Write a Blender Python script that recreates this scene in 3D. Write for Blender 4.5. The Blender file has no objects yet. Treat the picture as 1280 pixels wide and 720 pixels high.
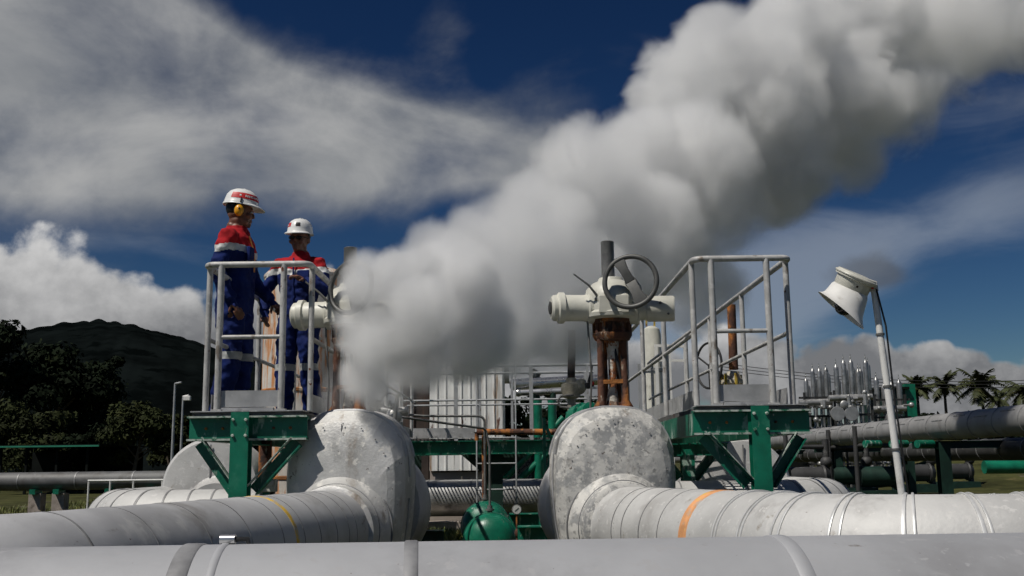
import bpy, bmesh, math, random
import numpy as np
from mathutils import Vector, Matrix, noise as mnoise
random.seed(7)
C = bpy.context.scene
COL = C.collection
V = Vector
PI = math.pi
R = math.radians

# ------------------------------------------------------------------ camera
FPX = 1300.0
PITCH = math.atan(220 / FPX)
ROLL = R(0.7)
CAM = V((0, 0, 1.05))
fw = V((0, math.cos(PITCH), math.sin(PITCH)))
r0 = V((1, 0, 0)); u0 = V((0, -math.sin(PITCH), math.cos(PITCH)))
rt = r0 * math.cos(ROLL) - u0 * math.sin(ROLL)
up = u0 * math.cos(ROLL) + r0 * math.sin(ROLL)
def ray(px, py):
    return fw + rt * ((px - 640) / FPX) + up * ((360 - py) / FPX)
def P(px, py, Y):
    """world point that lies Y metres ahead and was measured at a photo position"""
    d = ray(px, py)
    return CAM + d * (Y / d.y)
def M(n, Y):
    return n * Y / FPX
cd = bpy.data.cameras.new('camera'); cam = bpy.data.objects.new('camera', cd); COL.objects.link(cam)
m4 = Matrix((rt, up, -fw)).transposed().to_4x4(); m4.translation = CAM
cam.matrix_world = m4
cd.sensor_width = 36; cd.lens = 36 * FPX / 1280; cd.clip_end = 8000; cd.clip_start = 0.05
C.camera = cam
C.view_settings.view_transform = 'Standard'; C.view_settings.look = 'None'
C.view_settings.exposure = 0.0; C.view_settings.gamma = 1; C.view_settings.use_curve_mapping = False
C.render.engine = 'CYCLES'
cy = C.cycles
cy.use_denoising = True
try: cy.denoiser = 'OPENIMAGEDENOISE'
except Exception: pass
cy.max_bounces = 16; cy.diffuse_bounces = 3; cy.glossy_bounces = 3; cy.transparent_max_bounces = 8
cy.volume_bounces = 8; cy.volume_step_rate = 0.30; cy.volume_max_steps = 256
cy.sample_clamp_indirect = 8
cy.use_adaptive_sampling = True; cy.adaptive_threshold = 0.045
cy.caustics_reflective = False; cy.caustics_refractive = False

# ------------------------------------------------------------------ node helpers
class E:
    """arithmetic on shader sockets"""
    def __init__(s, nt, sock): s.nt = nt; s.s = sock
    def _m(s, op, *a, clamp=False):
        n = s.nt.nodes.new('ShaderNodeMath'); n.operation = op; n.use_clamp = clamp
        for i, x in enumerate((s,) + a):
            if isinstance(x, E): s.nt.links.new(x.s, n.inputs[i])
            else: n.inputs[i].default_value = x
        return E(s.nt, n.outputs[0])
    def __add__(s, o): return s._m('ADD', o)
    def __radd__(s, o): return s._m('ADD', o)
    def __sub__(s, o): return s._m('SUBTRACT', o)
    def __rsub__(s, o): return (s * -1.0) + o
    def __mul__(s, o): return s._m('MULTIPLY', o)
    def __rmul__(s, o): return s._m('MULTIPLY', o)
    def __truediv__(s, o): return s._m('DIVIDE', o)
    def clamp(s): return s._m('ADD', 0.0, clamp=True)
    def max(s, o): return s._m('MAXIMUM', o)
    def min(s, o): return s._m('MINIMUM', o)
    def pow(s, o): return s._m('POWER', o)
    def exp(s): return s._m('EXPONENT')
    def step(s, a, b):
        n = s.nt.nodes.new('ShaderNodeMapRange'); n.interpolation_type = 'SMOOTHSTEP'
        s.nt.links.new(s.s, n.inputs[0]); n.inputs[1].default_value = a; n.inputs[2].default_value = b
        return E(s.nt, n.outputs[0])
def noise_node(nt, vec, scale, detail=4, rough=0.55, dist=0.0, lac=2.0):
    n = nt.nodes.new('ShaderNodeTexNoise'); n.inputs['Scale'].default_value = scale
    n.inputs['Detail'].default_value = detail; n.inputs['Roughness'].default_value = rough
    n.inputs['Distortion'].default_value = dist; n.inputs['Lacunarity'].default_value = lac
    if vec is not None: nt.links.new(vec, n.inputs['Vector'])
    return E(nt, n.outputs['Fac'])
def mixc(nt, f, a, b):
    n = nt.nodes.new('ShaderNodeMix'); n.data_type = 'RGBA'
    def put(x, i):
        if isinstance(x, E): nt.links.new(x.s, n.inputs[i])
        elif hasattr(x, 'node'): nt.links.new(x, n.inputs[i])
        elif isinstance(x, (int, float)): n.inputs[i].default_value = x
        else: n.inputs[i].default_value = (*x[:3], 1)
    put(f, 0); put(a, 6); put(b, 7)
    return n.outputs[2]
def coords(nt, scale=(1, 1, 1), kind='Object'):
    t = nt.nodes.new('ShaderNodeTexCoord'); mp = nt.nodes.new('ShaderNodeMapping')
    mp.inputs['Scale'].default_value = scale
    nt.links.new(t.outputs[kind], mp.inputs['Vector'])
    return mp.outputs[0]
MATS = {}
def mat(name, col, rough=0.5, metal=0.0, var=0.12, vscale=3.0, patches=(), bump=0.0, bscale=30.0, spec=0.5, bump2=None, vstretch=(1,1,1)):
    """patches: (colour, scale, lo, hi, stretch, roughness) laid one over the other by noise"""
    m = bpy.data.materials.new(name); m.use_nodes = True; nt = m.node_tree
    b = nt.nodes['Principled BSDF']
    b.inputs['Metallic'].default_value = metal
    b.inputs['Specular IOR Level'].default_value = spec
    v = noise_node(nt, coords(nt, vstretch), vscale, 6, 0.6)
    lo = tuple(c * (1 - var * 1.6) for c in col); hi = tuple(min(1, c * (1 + var * 1.6)) for c in col)
    cur = mixc(nt, v.step(0.3, 0.7), lo, hi)
    rg = v * 0.25 + (rough - 0.125)
    for k, pt in enumerate(patches):
        pc, ps, plo, phi = pt[:4]; st = pt[4] if len(pt) > 4 else (1, 1, 1); pr = pt[5] if len(pt) > 5 else None
        cv = coords(nt, st)
        mp = nt.nodes.new('ShaderNodeVectorMath'); mp.operation = 'ADD'; nt.links.new(cv, mp.inputs[0]); mp.inputs[1].default_value = (3.1 * k + 1, 7.7 * k, 1.3 * k)
        f = noise_node(nt, mp.outputs[0], ps, 7, 0.62).step(plo, phi)
        cur = mixc(nt, f, cur, pc)
        if pr is not None: rg = rg * (1.0 - f) + f * pr
    nt.links.new(cur, b.inputs['Base Color'])
    nt.links.new(rg.clamp().s, b.inputs['Roughness'])
    if bump:
        bn = nt.nodes.new('ShaderNodeBump'); bn.inputs['Strength'].default_value = bump; bn.inputs['Distance'].default_value = 0.02
        h = noise_node(nt, coords(nt), bscale, 5, 0.6)
        if bump2: h = h + noise_node(nt, coords(nt), bump2[0], 3, 0.5) * bump2[1]
        nt.links.new(h.s, bn.inputs['Height']); nt.links.new(bn.outputs[0], b.inputs['Normal'])
    MATS[name] = m
    return m

RUST = (0.12, 0.035, 0.012)
mat('clad', (0.47, 0.47, 0.475), 0.58, 0.25, 0.10, 1.6, patches=[((0.29, 0.28, 0.27), 2.2, 0.50, 0.72), ((0.52, 0.515, 0.50), 5, 0.60, 0.7, (1, 1, 0.3)), ((0.20, 0.17, 0.14), 7, 0.64, 0.76, (1, .5, 1)), ((0.12, 0.09, 0.07), 26, 0.68, 0.74)], bump=0.10, bscale=14, bump2=(2.5, 3.0))
mat('band_grey', (0.25, 0.25, 0.255), 0.55, 0.2, 0.15, 8)
mat('clad_front', (0.39, 0.395, 0.41), 0.62, 0.2, 0.06, 1.2, patches=[((0.29, 0.29, 0.30), 1.5, 0.48, 0.7), ((0.43, 0.43, 0.435), 7, 0.60, 0.72, (0.4, 2, 2)), ((0.40, 0.40, 0.41), 24, 0.58, 0.64), ((0.20, 0.185, 0.17), 14, 0.66, 0.76, (.6, 1, 1)), ((0.14, 0.12, 0.10), 40, 0.70, 0.74)], bump=0.08, bscale=10, bump2=(2.0, 3.0))
mat('clad_white', (0.53, 0.525, 0.51), 0.58, 0.12, 0.08, 1.6, patches=[((0.40, 0.39, 0.375), 3.2, 0.52, 0.72), ((0.62, 0.61, 0.59), 18, 0.58, 0.64), ((0.28, 0.24, 0.19), 9, 0.64, 0.76), ((0.15, 0.11, 0.08), 30, 0.69, 0.74)], bump=0.16, bscale=30, bump2=(2.5, 3.0))
mat('flaked', (0.34, 0.34, 0.335), 0.55, 0.2, 0.10, 2.0, patches=[((0.60, 0.585, 0.55), 3.5, 0.44, 0.60), ((0.64, 0.625, 0.59), 11, 0.45, 0.56, (1, 1, 1), 0.8), ((0.45, 0.445, 0.43), 2.2, 0.46, 0.66), ((0.33, 0.325, 0.31), 26, 0.57, 0.63), ((0.64, 0.62, 0.58), 30, 0.58, 0.63, (1, 1, 1), 0.85), ((0.22, 0.21, 0.20), 4, 0.6, 0.72), ((0.72, 0.70, 0.66), 16, 0.60, 0.64, (1, 1, 1), 0.85), ((0.20, 0.15, 0.10), 5, 0.60, 0.74, (1, 1, .4)), ((0.10, 0.07, 0.05), 14, 0.66, 0.73)], bump=0.16, bscale=30, bump2=(4, 1.5))
mat('speckled', (0.52, 0.515, 0.50), 0.5, 0.25, 0.12, 2.0, patches=[((0.36, 0.355, 0.34), 3, 0.50, 0.66, (1, 1, .5)), ((0.68, 0.665, 0.63), 12, 0.56, 0.62, (1, 1, 1), 0.8), ((0.20, 0.18, 0.15), 6, 0.64, 0.74, (1, 1, .4)), ((0.24, 0.19, 0.14), 4, 0.58, 0.74, (1, 1, .4)), ((0.12, 0.10, 0.08), 25, 0.66, 0.70)], bump=0.20, bscale=45, bump2=(4, 1.6))
mat('seam', (0.24, 0.24, 0.24), 0.55, 0.3, 0.2, 8)
mat('band_light', (0.66, 0.66, 0.65), 0.4, 0.3, 0.08, 8)
mat('rail', (0.46, 0.455, 0.44), 0.5, 0.1, 0.12, 6, patches=[((0.60, 0.59, 0.57), 9, 0.53, 0.66), ((0.21, 0.18, 0.15), 11, 0.57, 0.68, (1, 1, .5)), (RUST, 20, 0.63, 0.70)], bump=0.15, bscale=60)
mat('rail_far', (0.36, 0.37, 0.38), 0.5, 0.2, 0.10, 6, patches=[((0.20, 0.18, 0.16), 7, 0.62, 0.72)])
mat('galv', (0.42, 0.42, 0.42), 0.5, 0.35, 0.12, 5, patches=[((0.28, 0.28, 0.28), 6, 0.55, 0.68), ((0.58, 0.58, 0.57), 14, 0.6, 0.66)], bump=0.1)
mat('grating', (0.16, 0.155, 0.15), 0.6, 0.4, 0.2, 8, patches=[(RUST, 9, 0.62, 0.7)])
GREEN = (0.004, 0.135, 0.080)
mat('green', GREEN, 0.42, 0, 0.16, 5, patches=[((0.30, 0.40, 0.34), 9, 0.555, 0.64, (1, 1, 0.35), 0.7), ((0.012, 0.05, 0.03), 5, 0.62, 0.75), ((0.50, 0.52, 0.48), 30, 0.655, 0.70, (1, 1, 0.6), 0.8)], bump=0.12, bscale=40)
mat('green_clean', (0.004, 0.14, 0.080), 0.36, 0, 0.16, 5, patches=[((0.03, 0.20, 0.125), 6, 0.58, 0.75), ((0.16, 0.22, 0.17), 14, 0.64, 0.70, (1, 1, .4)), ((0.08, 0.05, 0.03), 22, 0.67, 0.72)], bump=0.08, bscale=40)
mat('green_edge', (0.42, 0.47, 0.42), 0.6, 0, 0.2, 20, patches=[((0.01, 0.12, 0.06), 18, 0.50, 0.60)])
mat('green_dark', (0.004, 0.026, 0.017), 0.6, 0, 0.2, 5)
mat('rust', (0.085, 0.032, 0.017), 0.8, 0, 0.3, 8, patches=[((0.42, 0.15, 0.028), 5, 0.45, 0.58, (1, 1, .4)), ((0.03, 0.016, 0.012), 8, 0.53, 0.64), ((0.30, 0.24, 0.18), 11, 0.62, 0.68, (1, 1, .25)), ((0.5, 0.45, 0.36), 13, 0.66, 0.72, (1, 1, .35))], bump=0.5, bscale=50)
mat('rust_bright', (0.36, 0.135, 0.03), 0.8, 0, 0.3, 8, patches=[((0.55, 0.45, 0.33), 6, 0.56, 0.64, (1, 1, .4)), ((0.08, 0.03, 0.018), 9, 0.58, 0.68)], bump=0.5, bscale=50)
mat('rust_brown', (0.055, 0.033, 0.025), 0.8, 0, 0.3, 5, patches=[((0.14, 0.05, 0.025), 6, 0.55, 0.68)], bump=0.3, bscale=40)
mat('rust_white', (0.60, 0.56, 0.50), 0.6, 0, 0.1, 3, patches=[((0.55, 0.24, 0.09), 4, 0.47, 0.60, (3, 3, .35)), ((0.16, 0.06, 0.03), 7, 0.60, 0.68, (2, 2, .35))], bump=0.2)
mat('drip', (0.58, 0.54, 0.47), 0.8, 0, 0.2, 12, patches=[((0.28, 0.10, 0.03), 14, 0.5, 0.58), ((0.09, 0.035, 0.03), 18, 0.58, 0.64)], bump=0.6, bscale=60)
mat('deposit', (0.20, 0.13, 0.09), 0.85, 0, 0.2, 14, patches=[((0.55, 0.50, 0.44), 15, 0.54, 0.60), ((0.22, 0.06, 0.025), 12, 0.52, 0.6), ((0.05, 0.022, 0.02), 19, 0.58, 0.64)], bump=0.7, bscale=60)
mat('cream', (0.58, 0.57, 0.50), 0.42, 0, 0.08, 4, patches=[((0.38, 0.36, 0.30), 5, 0.58, 0.72, (1, 1, .5)), ((0.22, 0.13, 0.07), 11, 0.66, 0.74, (1, 1, .4))], bump=0.08)
mat('white_paint', (0.74, 0.73, 0.70), 0.4, 0, 0.05, 4, patches=[((0.50, 0.48, 0.44), 6, 0.6, 0.74)], bump=0.05)
mat('dark_steel', (0.045, 0.045, 0.045), 0.5, 0.3, 0.2, 8, patches=[((0.12, 0.11, 0.10), 9, 0.58, 0.7)])
mat('grey_steel', (0.15, 0.15, 0.145), 0.5, 0.3, 0.2, 8)
mat('wheel_steel', (0.085, 0.085, 0.08), 0.5, 0.2, 0.15, 8, patches=[((0.15, 0.15, 0.14), 7, 0.55, 0.7)])
mat('black', (0.012, 0.012, 0.012), 0.5)
mat('beige_metal', (0.45, 0.41, 0.32), 0.6, 0, 0.2, 10, patches=[((0.16, 0.09, 0.05), 8, 0.62, 0.72)], bump=0.2)
mat('yellow_metal', (0.42, 0.30, 0.04), 0.6, 0, 0.2, 10, patches=[(RUST, 8, 0.55, 0.66)], bump=0.2)
mat('yellow_paint', (0.72, 0.46, 0.05), 0.7, 0, 0.15, 9, patches=[((0.42, 0.40, 0.37), 9, 0.54, 0.66)])
mat('orange_paint', (0.70, 0.33, 0.14), 0.7, 0, 0.15, 9, patches=[((0.45, 0.43, 0.40), 7, 0.52, 0.66), ((0.75, 0.50, 0.10), 12, 0.58, 0.64)])
mat('red_paint', (0.55, 0.02, 0.02), 0.5)
mat('shed_sheet', (0.78, 0.78, 0.75), 0.6, 0, 0.07, 2, patches=[((0.30, 0.17, 0.08), 3.2, 0.57, 0.68, (3, 3, .22)), ((0.12, 0.04, 0.02), 3.5, 0.61, 0.67, (2, 2, .5)), ((0.50, 0.49, 0.46), 4, 0.55, 0.7, (3, 3, .2))], bump=0.06)
mat('brown_sheet', (0.05, 0.035, 0.028), 0.8, 0, 0.25, 4, patches=[((0.10, 0.05, 0.03), 5, 0.56, 0.7, (2, 2, .3))])
mat('beige_wall', (0.40, 0.34, 0.30), 0.8, 0, 0.08, 3, patches=[((0.26, 0.17, 0.10), 3.4, 0.58, 0.7, (3, 3, .3))])
mat('silver', (0.62, 0.62, 0.62), 0.28, 0.85, 0.08, 4)
mat('silver_worn', (0.36, 0.36, 0.355), 0.38, 0.7, 0.15, 4, patches=[((0.20, 0.20, 0.19), 3, 0.5, 0.68), ((0.55, 0.55, 0.54), 5, 0.58, 0.66)])
mat('silver_dull', (0.40, 0.40, 0.39), 0.45, 0.6, 0.12, 4, patches=[((0.22, 0.22, 0.21), 5, 0.56, 0.7)])
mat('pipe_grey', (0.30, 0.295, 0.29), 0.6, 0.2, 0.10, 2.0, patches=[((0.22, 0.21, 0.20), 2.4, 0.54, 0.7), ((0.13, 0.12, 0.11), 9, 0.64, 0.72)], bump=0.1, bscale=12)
mat('pipe_shade', (0.13, 0.13, 0.13), 0.6, 0.2, 0.15, 2.0, patches=[((0.09, 0.085, 0.08), 3, 0.5, 0.7)])  # grey darkened to carry the shadow on the far left pipe
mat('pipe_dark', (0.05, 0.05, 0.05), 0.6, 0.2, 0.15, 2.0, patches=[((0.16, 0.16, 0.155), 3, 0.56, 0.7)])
mat('concrete', (0.34, 0.29, 0.25), 0.9, 0, 0.15, 5, patches=[((0.18, 0.15, 0.12), 4, 0.54, 0.68)], bump=0.3, bscale=40)
mat('foliage_dark', (0.009, 0.014, 0.007), 0.75, 0, 0.35, 0.6, patches=[((0.018, 0.022, 0.008), 1.2, 0.55, 0.7)], spec=0.05)  # colour lowered to stand for cloud shadow on the left-hand trees
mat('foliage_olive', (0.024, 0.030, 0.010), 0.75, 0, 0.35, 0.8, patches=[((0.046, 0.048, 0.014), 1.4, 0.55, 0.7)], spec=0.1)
mat('foliage_palm', (0.04, 0.048, 0.016), 0.6, 0, 0.3, 1.2, patches=[((0.09, 0.08, 0.03), 1.8, 0.56, 0.7)], spec=0.3)
mat('bark', (0.07, 0.055, 0.04), 0.9, 0, 0.3, 3, patches=[((0.14, 0.12, 0.09), 4, 0.58, 0.7)], bump=0.4)
mat('grass_blade', (0.10, 0.12, 0.02), 0.7, 0, 0.3, 2.5, patches=[((0.24, 0.20, 0.05), 3, 0.52, 0.66)])
mat('hill_forest', (0.0045, 0.0062, 0.0062), 0.9, 0, 0.35, 0.02, patches=[((0.002, 0.003, 0.003), 0.05, 0.5, 0.62)], bump=1.0, bscale=0.09, spec=0.0)  # near-black colour holds the cloud shadow lying over the hill
mat('ground_mix', (0.05, 0.052, 0.018), 0.95, 0, 0.3, 0.6, patches=[((0.11, 0.095, 0.04), 1.6, 0.56, 0.70), ((0.16, 0.13, 0.11), 0.5, 0.62, 0.70), ((0.05, 0.06, 0.02), 5, 0.55, 0.7)], bump=0.5, bscale=20, spec=0.1)
mat('blue_cloth', (0.007, 0.018, 0.105), 0.85, 0, 0.16, 9, patches=[((0.006, 0.012, 0.075), 5, 0.50, 0.7)], bump=0.35, bscale=26, spec=0.2)
mat('red_cloth', (0.40, 0.012, 0.018), 0.85, 0, 0.12, 9, bump=0.3, bscale=26, spec=0.2)
mat('tape', (0.66, 0.66, 0.64), 0.5, 0, 0.1, 12, bump=0.15)
mat('tape_grey', (0.34, 0.35, 0.34), 0.5, 0, 0.1, 12)
mat('skin', (0.17, 0.075, 0.045), 0.5, 0, 0.08, 12)
mat('lip', (0.14, 0.045, 0.035), 0.5)
mat('hair', (0.008, 0.007, 0.006), 0.6)
mat('helmet', (0.80, 0.80, 0.78), 0.28, 0, 0.03, 6)
mat('muff', (0.80, 0.36, 0.012), 0.35, 0, 0.05, 8)
mat('orange_web', (0.62, 0.25, 0.03), 0.6)
mat('lens', (0.006, 0.006, 0.006), 0.08)
mat('eye_white', (0.5, 0.48, 0.45), 0.3)
mat('glass_dark', (0.02, 0.02, 0.022), 0.1)
mat('gauge_face', (0.55, 0.55, 0.53), 0.3)
mat('roof_green', (0.02, 0.20, 0.12), 0.5, 0, 0.1, 2)
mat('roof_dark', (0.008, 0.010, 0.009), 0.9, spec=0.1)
mat('wire', (0.02, 0.02, 0.02), 0.6)
# stone wall
m = mat('stone_wall', (0.20, 0.19, 0.17), 0.9)
nt = m.node_tree; vo = nt.nodes.new('ShaderNodeTexVoronoi'); vo.feature = 'DISTANCE_TO_EDGE'; vo.inputs['Scale'].default_value = 9
nt.links.new(coords(nt), vo.inputs['Vector'])
nt.links.new(mixc(nt, E(nt, vo.outputs['Distance']).step(0.01, 0.09), (0.04, 0.04, 0.035), (0.26, 0.25, 0.235)), nt.nodes['Principled BSDF'].inputs['Base Color'])

# ------------------------------------------------------------------ mesh builder
ORG = {}
class MB:
    def __init__(s): s.v = []; s.f = []; s.m = []
    def add(s, vs, fs, m=0):
        o = len(s.v); s.v += [tuple(x) for x in vs]
        s.f += [tuple(i + o for i in f) for f in fs]; s.m += [m] * len(fs)
        return s
    def box(s, c, sz, rot=None, m=0):
        c = V(c); q = rot if rot is not None else Matrix.Identity(3)
        vs = [c + q @ V((sx * sz[0] / 2, sy * sz[1] / 2, sz_ * sz[2] / 2)) for sx in (-1, 1) for sy in (-1, 1) for sz_ in (-1, 1)]
        return s.add(vs, [(0, 1, 3, 2), (4, 6, 7, 5), (0, 4, 5, 1), (2, 3, 7, 6), (0, 2, 6, 4), (1, 5, 7, 3)], m)
    def frame(s, p0, p1, upv=(0, 0, 1)):
        z = (V(p1) - V(p0)).normalized(); u = V(upv)
        if abs(z.dot(u)) > 0.98: u = V((0, 1, 0))
        x = z.cross(u).normalized(); y = x.cross(z).normalized()
        return x, y, z
    def beam(s, p0, p1, w, h, upv=(0, 0, 1), m=0):
        p0 = V(p0); p1 = V(p1); x, y, z = s.frame(p0, p1, upv)
        vs = [p + x * (a * w / 2) + y * (b * h / 2) for p in (p0, p1) for a, b in ((-1, -1), (1, -1), (1, 1), (-1, 1))]
        return s.add(vs, [(0, 3, 2, 1), (4, 5, 6, 7), (0, 1, 5, 4), (1, 2, 6, 5), (2, 3, 7, 6), (3, 0, 4, 7)], m)
    def section(s, p0, p1, poly, upv=(0, 0, 1), m=0):
        p0 = V(p0); p1 = V(p1); x, y, z = s.frame(p0, p1, upv); n = len(poly)
        vs = [p + x * a + y * b for p in (p0, p1) for a, b in poly]
        fs = [tuple(range(n - 1, -1, -1)), tuple(range(n, 2 * n))] + [(i, (i + 1) % n, n + (i + 1) % n, n + i) for i in range(n)]
        return s.add(vs, fs, m)
    def ibeam(s, p0, p1, w, h, tf=0.012, tw=0.009, upv=(0, 0, 1), m=0):
        a, b = w / 2, h / 2; t = tw / 2
        return s.section(p0, p1, [(-a, -b), (a, -b), (a, -b + tf), (t, -b + tf), (t, b - tf), (a, b - tf), (a, b), (-a, b), (-a, b - tf), (-t, b - tf), (-t, -b + tf), (-a, -b + tf)], upv, m)
    def channel(s, p0, p1, w, h, t=0.01, upv=(0, 0, 1), m=0):
        a, b = w / 2, h / 2
        return s.section(p0, p1, [(-a, -b), (a, -b), (a, -b + t), (-a + t, -b + t), (-a + t, b - t), (a, b - t), (a, b), (-a, b)], upv, m)
    def angle(s, p0, p1, w, t=0.009, upv=(0, 0, 1), m=0):
        return s.section(p0, p1, [(-w / 2, -w / 2), (w / 2, -w / 2), (w / 2, -w / 2 + t), (-w / 2 + t, -w / 2 + t), (-w / 2 + t, w / 2), (-w / 2, w / 2)], upv, m)
    def sweep(s, pts, rad, n=16, cap=True, m=0, ell=None):
        pts = [V(p) for p in pts]; k = len(pts)
        if not hasattr(rad, '__len__'): rad = [rad] * k
        tg = []
        for i in range(k):
            a = pts[max(i - 1, 0)]; b = pts[min(i + 1, k - 1)]; d = b - a
            tg.append(d.normalized() if d.length > 1e-9 else (tg[-1] if tg else V((0, 0, 1))))
        u = V((0, 0, 1)) if abs(tg[0].z) < 0.9 else V((0, 1, 0))
        x = tg[0].cross(u).normalized(); vs = []
        for i in range(k):
            x = (x - tg[i] * x.dot(tg[i])).normalized(); y = tg[i].cross(x)
            for j in range(n):
                a = 2 * PI * j / n; q = rad[i]
                rx, ry = q if hasattr(q, '__len__') else (q, q)
                vs.append(pts[i] + x * (math.cos(a) * rx) + y * (math.sin(a) * ry))
        fs = [(i * n + j, i * n + (j + 1) % n, (i + 1) * n + (j + 1) % n, (i + 1) * n + j) for i in range(k - 1) for j in range(n)]
        if cap: fs += [tuple(range(n - 1, -1, -1)), tuple(range((k - 1) * n, k * n))]
        return s.add(vs, fs, m)
    def tube(s, p0, p1, r, n=14, m=0): return s.sweep([p0, p1], r, n, True, m)
    def lathe(s, prof, org=(0, 0, 0), axis=(0, 0, 1), n=28, m=0):
        z = V(axis).normalized(); u = V((0, 0, 1)) if abs(z.z) < 0.9 else V((0, 1, 0))
        x = z.cross(u).normalized(); y = z.cross(x); org = V(org); vs = []; k = len(prof)
        for (r, h) in prof:
            for j in range(n):
                a = 2 * PI * j / n; vs.append(org + z * h + x * (r * math.cos(a)) + y * (r * math.sin(a)))
        fs = [(i * n + j, i * n + (j + 1) % n, (i + 1) * n + (j + 1) % n, (i + 1) * n + j) for i in range(k - 1) for j in range(n)]
        fs += [tuple(range(n - 1, -1, -1)), tuple(range((k - 1) * n, k * n))]
        return s.add(vs, fs, m)
    def ball(s, c, r, nu=18, nv=12, m=0, rot=None):
        c = V(c); r = r if hasattr(r, '__len__') else (r, r, r); q = rot if rot is not None else Matrix.Identity(3)
        vs = [c + q @ V((0, 0, -r[2]))]
        for i in range(1, nv):
            t = -PI / 2 + PI * i / nv
            vs += [c + q @ V((r[0] * math.cos(t) * math.cos(2 * PI * j / nu), r[1] * math.cos(t) * math.sin(2 * PI * j / nu), r[2] * math.sin(t))) for j in range(nu)]
        vs.append(c + q @ V((0, 0, r[2]))); L = len(vs) - 1
        fs = [(0, 1 + (j + 1) % nu, 1 + j) for j in range(nu)]
        fs += [(1 + i * nu + j, 1 + i * nu + (j + 1) % nu, 1 + (i + 1) * nu + (j + 1) % nu, 1 + (i + 1) * nu + j) for i in range(nv - 2) for j in range(nu)]
        fs += [(L, 1 + (nv - 2) * nu + j, 1 + (nv - 2) * nu + (j + 1) % nu) for j in range(nu)]
        return s.add(vs, fs, m)
    def ring(s, c, axis, Rr, r, n=40, k=10, m=0):
        z = V(axis).normalized(); u = V((0, 0, 1)) if abs(z.z) < 0.9 else V((0, 1, 0))
        x = z.cross(u).normalized(); y = z.cross(x); c = V(c); vs = []
        for i in range(n):
            a = 2 * PI * i / n; d = x * math.cos(a) + y * math.sin(a)
            for j in range(k):
                b = 2 * PI * j / k; vs.append(c + d * (Rr + r * math.cos(b)) + z * (r * math.sin(b)))
        return s.add(vs, [(i * k + j, ((i + 1) % n) * k + j, ((i + 1) % n) * k + (j + 1) % k, i * k + (j + 1) % k) for i in range(n) for j in range(k)], m)
    def xform(s, mx):
        s.v = [tuple(mx @ V(p)) for p in s.v]; return s
    def join(s, o, dm=0):
        return s.add(o.v, o.f, 0) if not dm else s.add(o.v, o.f, dm)
    def build(s, name, mats, parent=None, org=None, smooth=38, bevel=0.0):
        if org is None:
            if parent is not None: org = ORG[parent.name]
            else:
                a = np.array(s.v); org = V(((a[:, 0].min() + a[:, 0].max()) / 2, (a[:, 1].min() + a[:, 1].max()) / 2, a[:, 2].min()))
        org = V(org)
        me = bpy.data.meshes.new(name)
        me.from_pydata([tuple(V(p) - org) for p in s.v], [], s.f)
        if not isinstance(mats, (list, tuple)): mats = [mats]
        for q in mats: me.materials.append(MATS[q])
        me.polygons.foreach_set('material_index', s.m)
        bm = bmesh.new(); bm.from_mesh(me); bmesh.ops.recalc_face_normals(bm, faces=bm.faces); bm.to_mesh(me); bm.free()
        if smooth:
            me.polygons.foreach_set('use_smooth', [True] * len(me.polygons)); me.set_sharp_from_angle(angle=R(smooth))
        me.update()
        o = bpy.data.objects.new(name, me); COL.objects.link(o)
        if parent is not None: o.parent = parent
        else: o.location = org
        ORG[o.name] = org
        if bevel:
            b = o.modifiers.new('bevel', 'BEVEL'); b.width = bevel; b.segments = 2; b.limit_method = 'ANGLE'; b.angle_limit = R(50)
        return o
def tag(o, label=None, cat=None, group=None, kind=None):
    for k, x in (('label', label), ('category', cat), ('group', group), ('kind', kind)):
        if x: o[k] = x
    return o
def thing(name, label, cat, loc, group=None, kind=None):
    o = bpy.data.objects.new(name, None); COL.objects.link(o); o.location = loc; o.empty_display_size = 0.2
    ORG[o.name] = V(loc)
    return tag(o, label, cat, group, kind)
def dup(o, loc, label=None, rz=None, parent=None):
    c = o.copy(); COL.objects.link(c)
    if parent is not None: c.parent = parent
    else:
        c.location = loc
        if label: c['label'] = label
        if rz is not None: c.rotation_euler = (0, 0, rz)
    ORG[c.name] = V(loc) if loc is not None else ORG[o.name]
    for ch in list(o.children): dup(ch, None, parent=c)
    return c
def round_path(pts, br, n=8):
    """polyline with its corners rounded at radius br"""
    pts = [V(p) for p in pts]; out = [pts[0]]
    for i in range(1, len(pts) - 1):
        a = (pts[i - 1] - pts[i]); b = (pts[i + 1] - pts[i]); la, lb = a.length, b.length; a.normalize(); b.normalize()
        th = math.acos(max(-1, min(1, a.dot(b))))
        if th > PI - 0.02: out.append(pts[i]); continue
        t = min(br / math.tan(th / 2), la * 0.49, lb * 0.49); rr = t * math.tan(th / 2)
        cdir = (a + b).normalized(); cen = pts[i] + cdir * (rr / math.sin(th / 2))
        s0 = pts[i] + a * t - cen; s1 = pts[i] + b * t - cen; tot = s0.angle(s1); ax = s0.cross(s1).normalized()
        for k in range(n + 1):
            out.append(cen + Matrix.Rotation(tot * k / n, 3, ax) @ s0)
    out.append(pts[-1]); return out
def along(path, t):
    for i in range(len(path) - 1):
        L = (path[i + 1] - path[i]).length
        if t <= L or i == len(path) - 2: return path[i].lerp(path[i + 1], t / L if L else 0)
        t -= L
def plen(path): return sum((path[i + 1] - path[i]).length for i in range(len(path) - 1))
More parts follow.
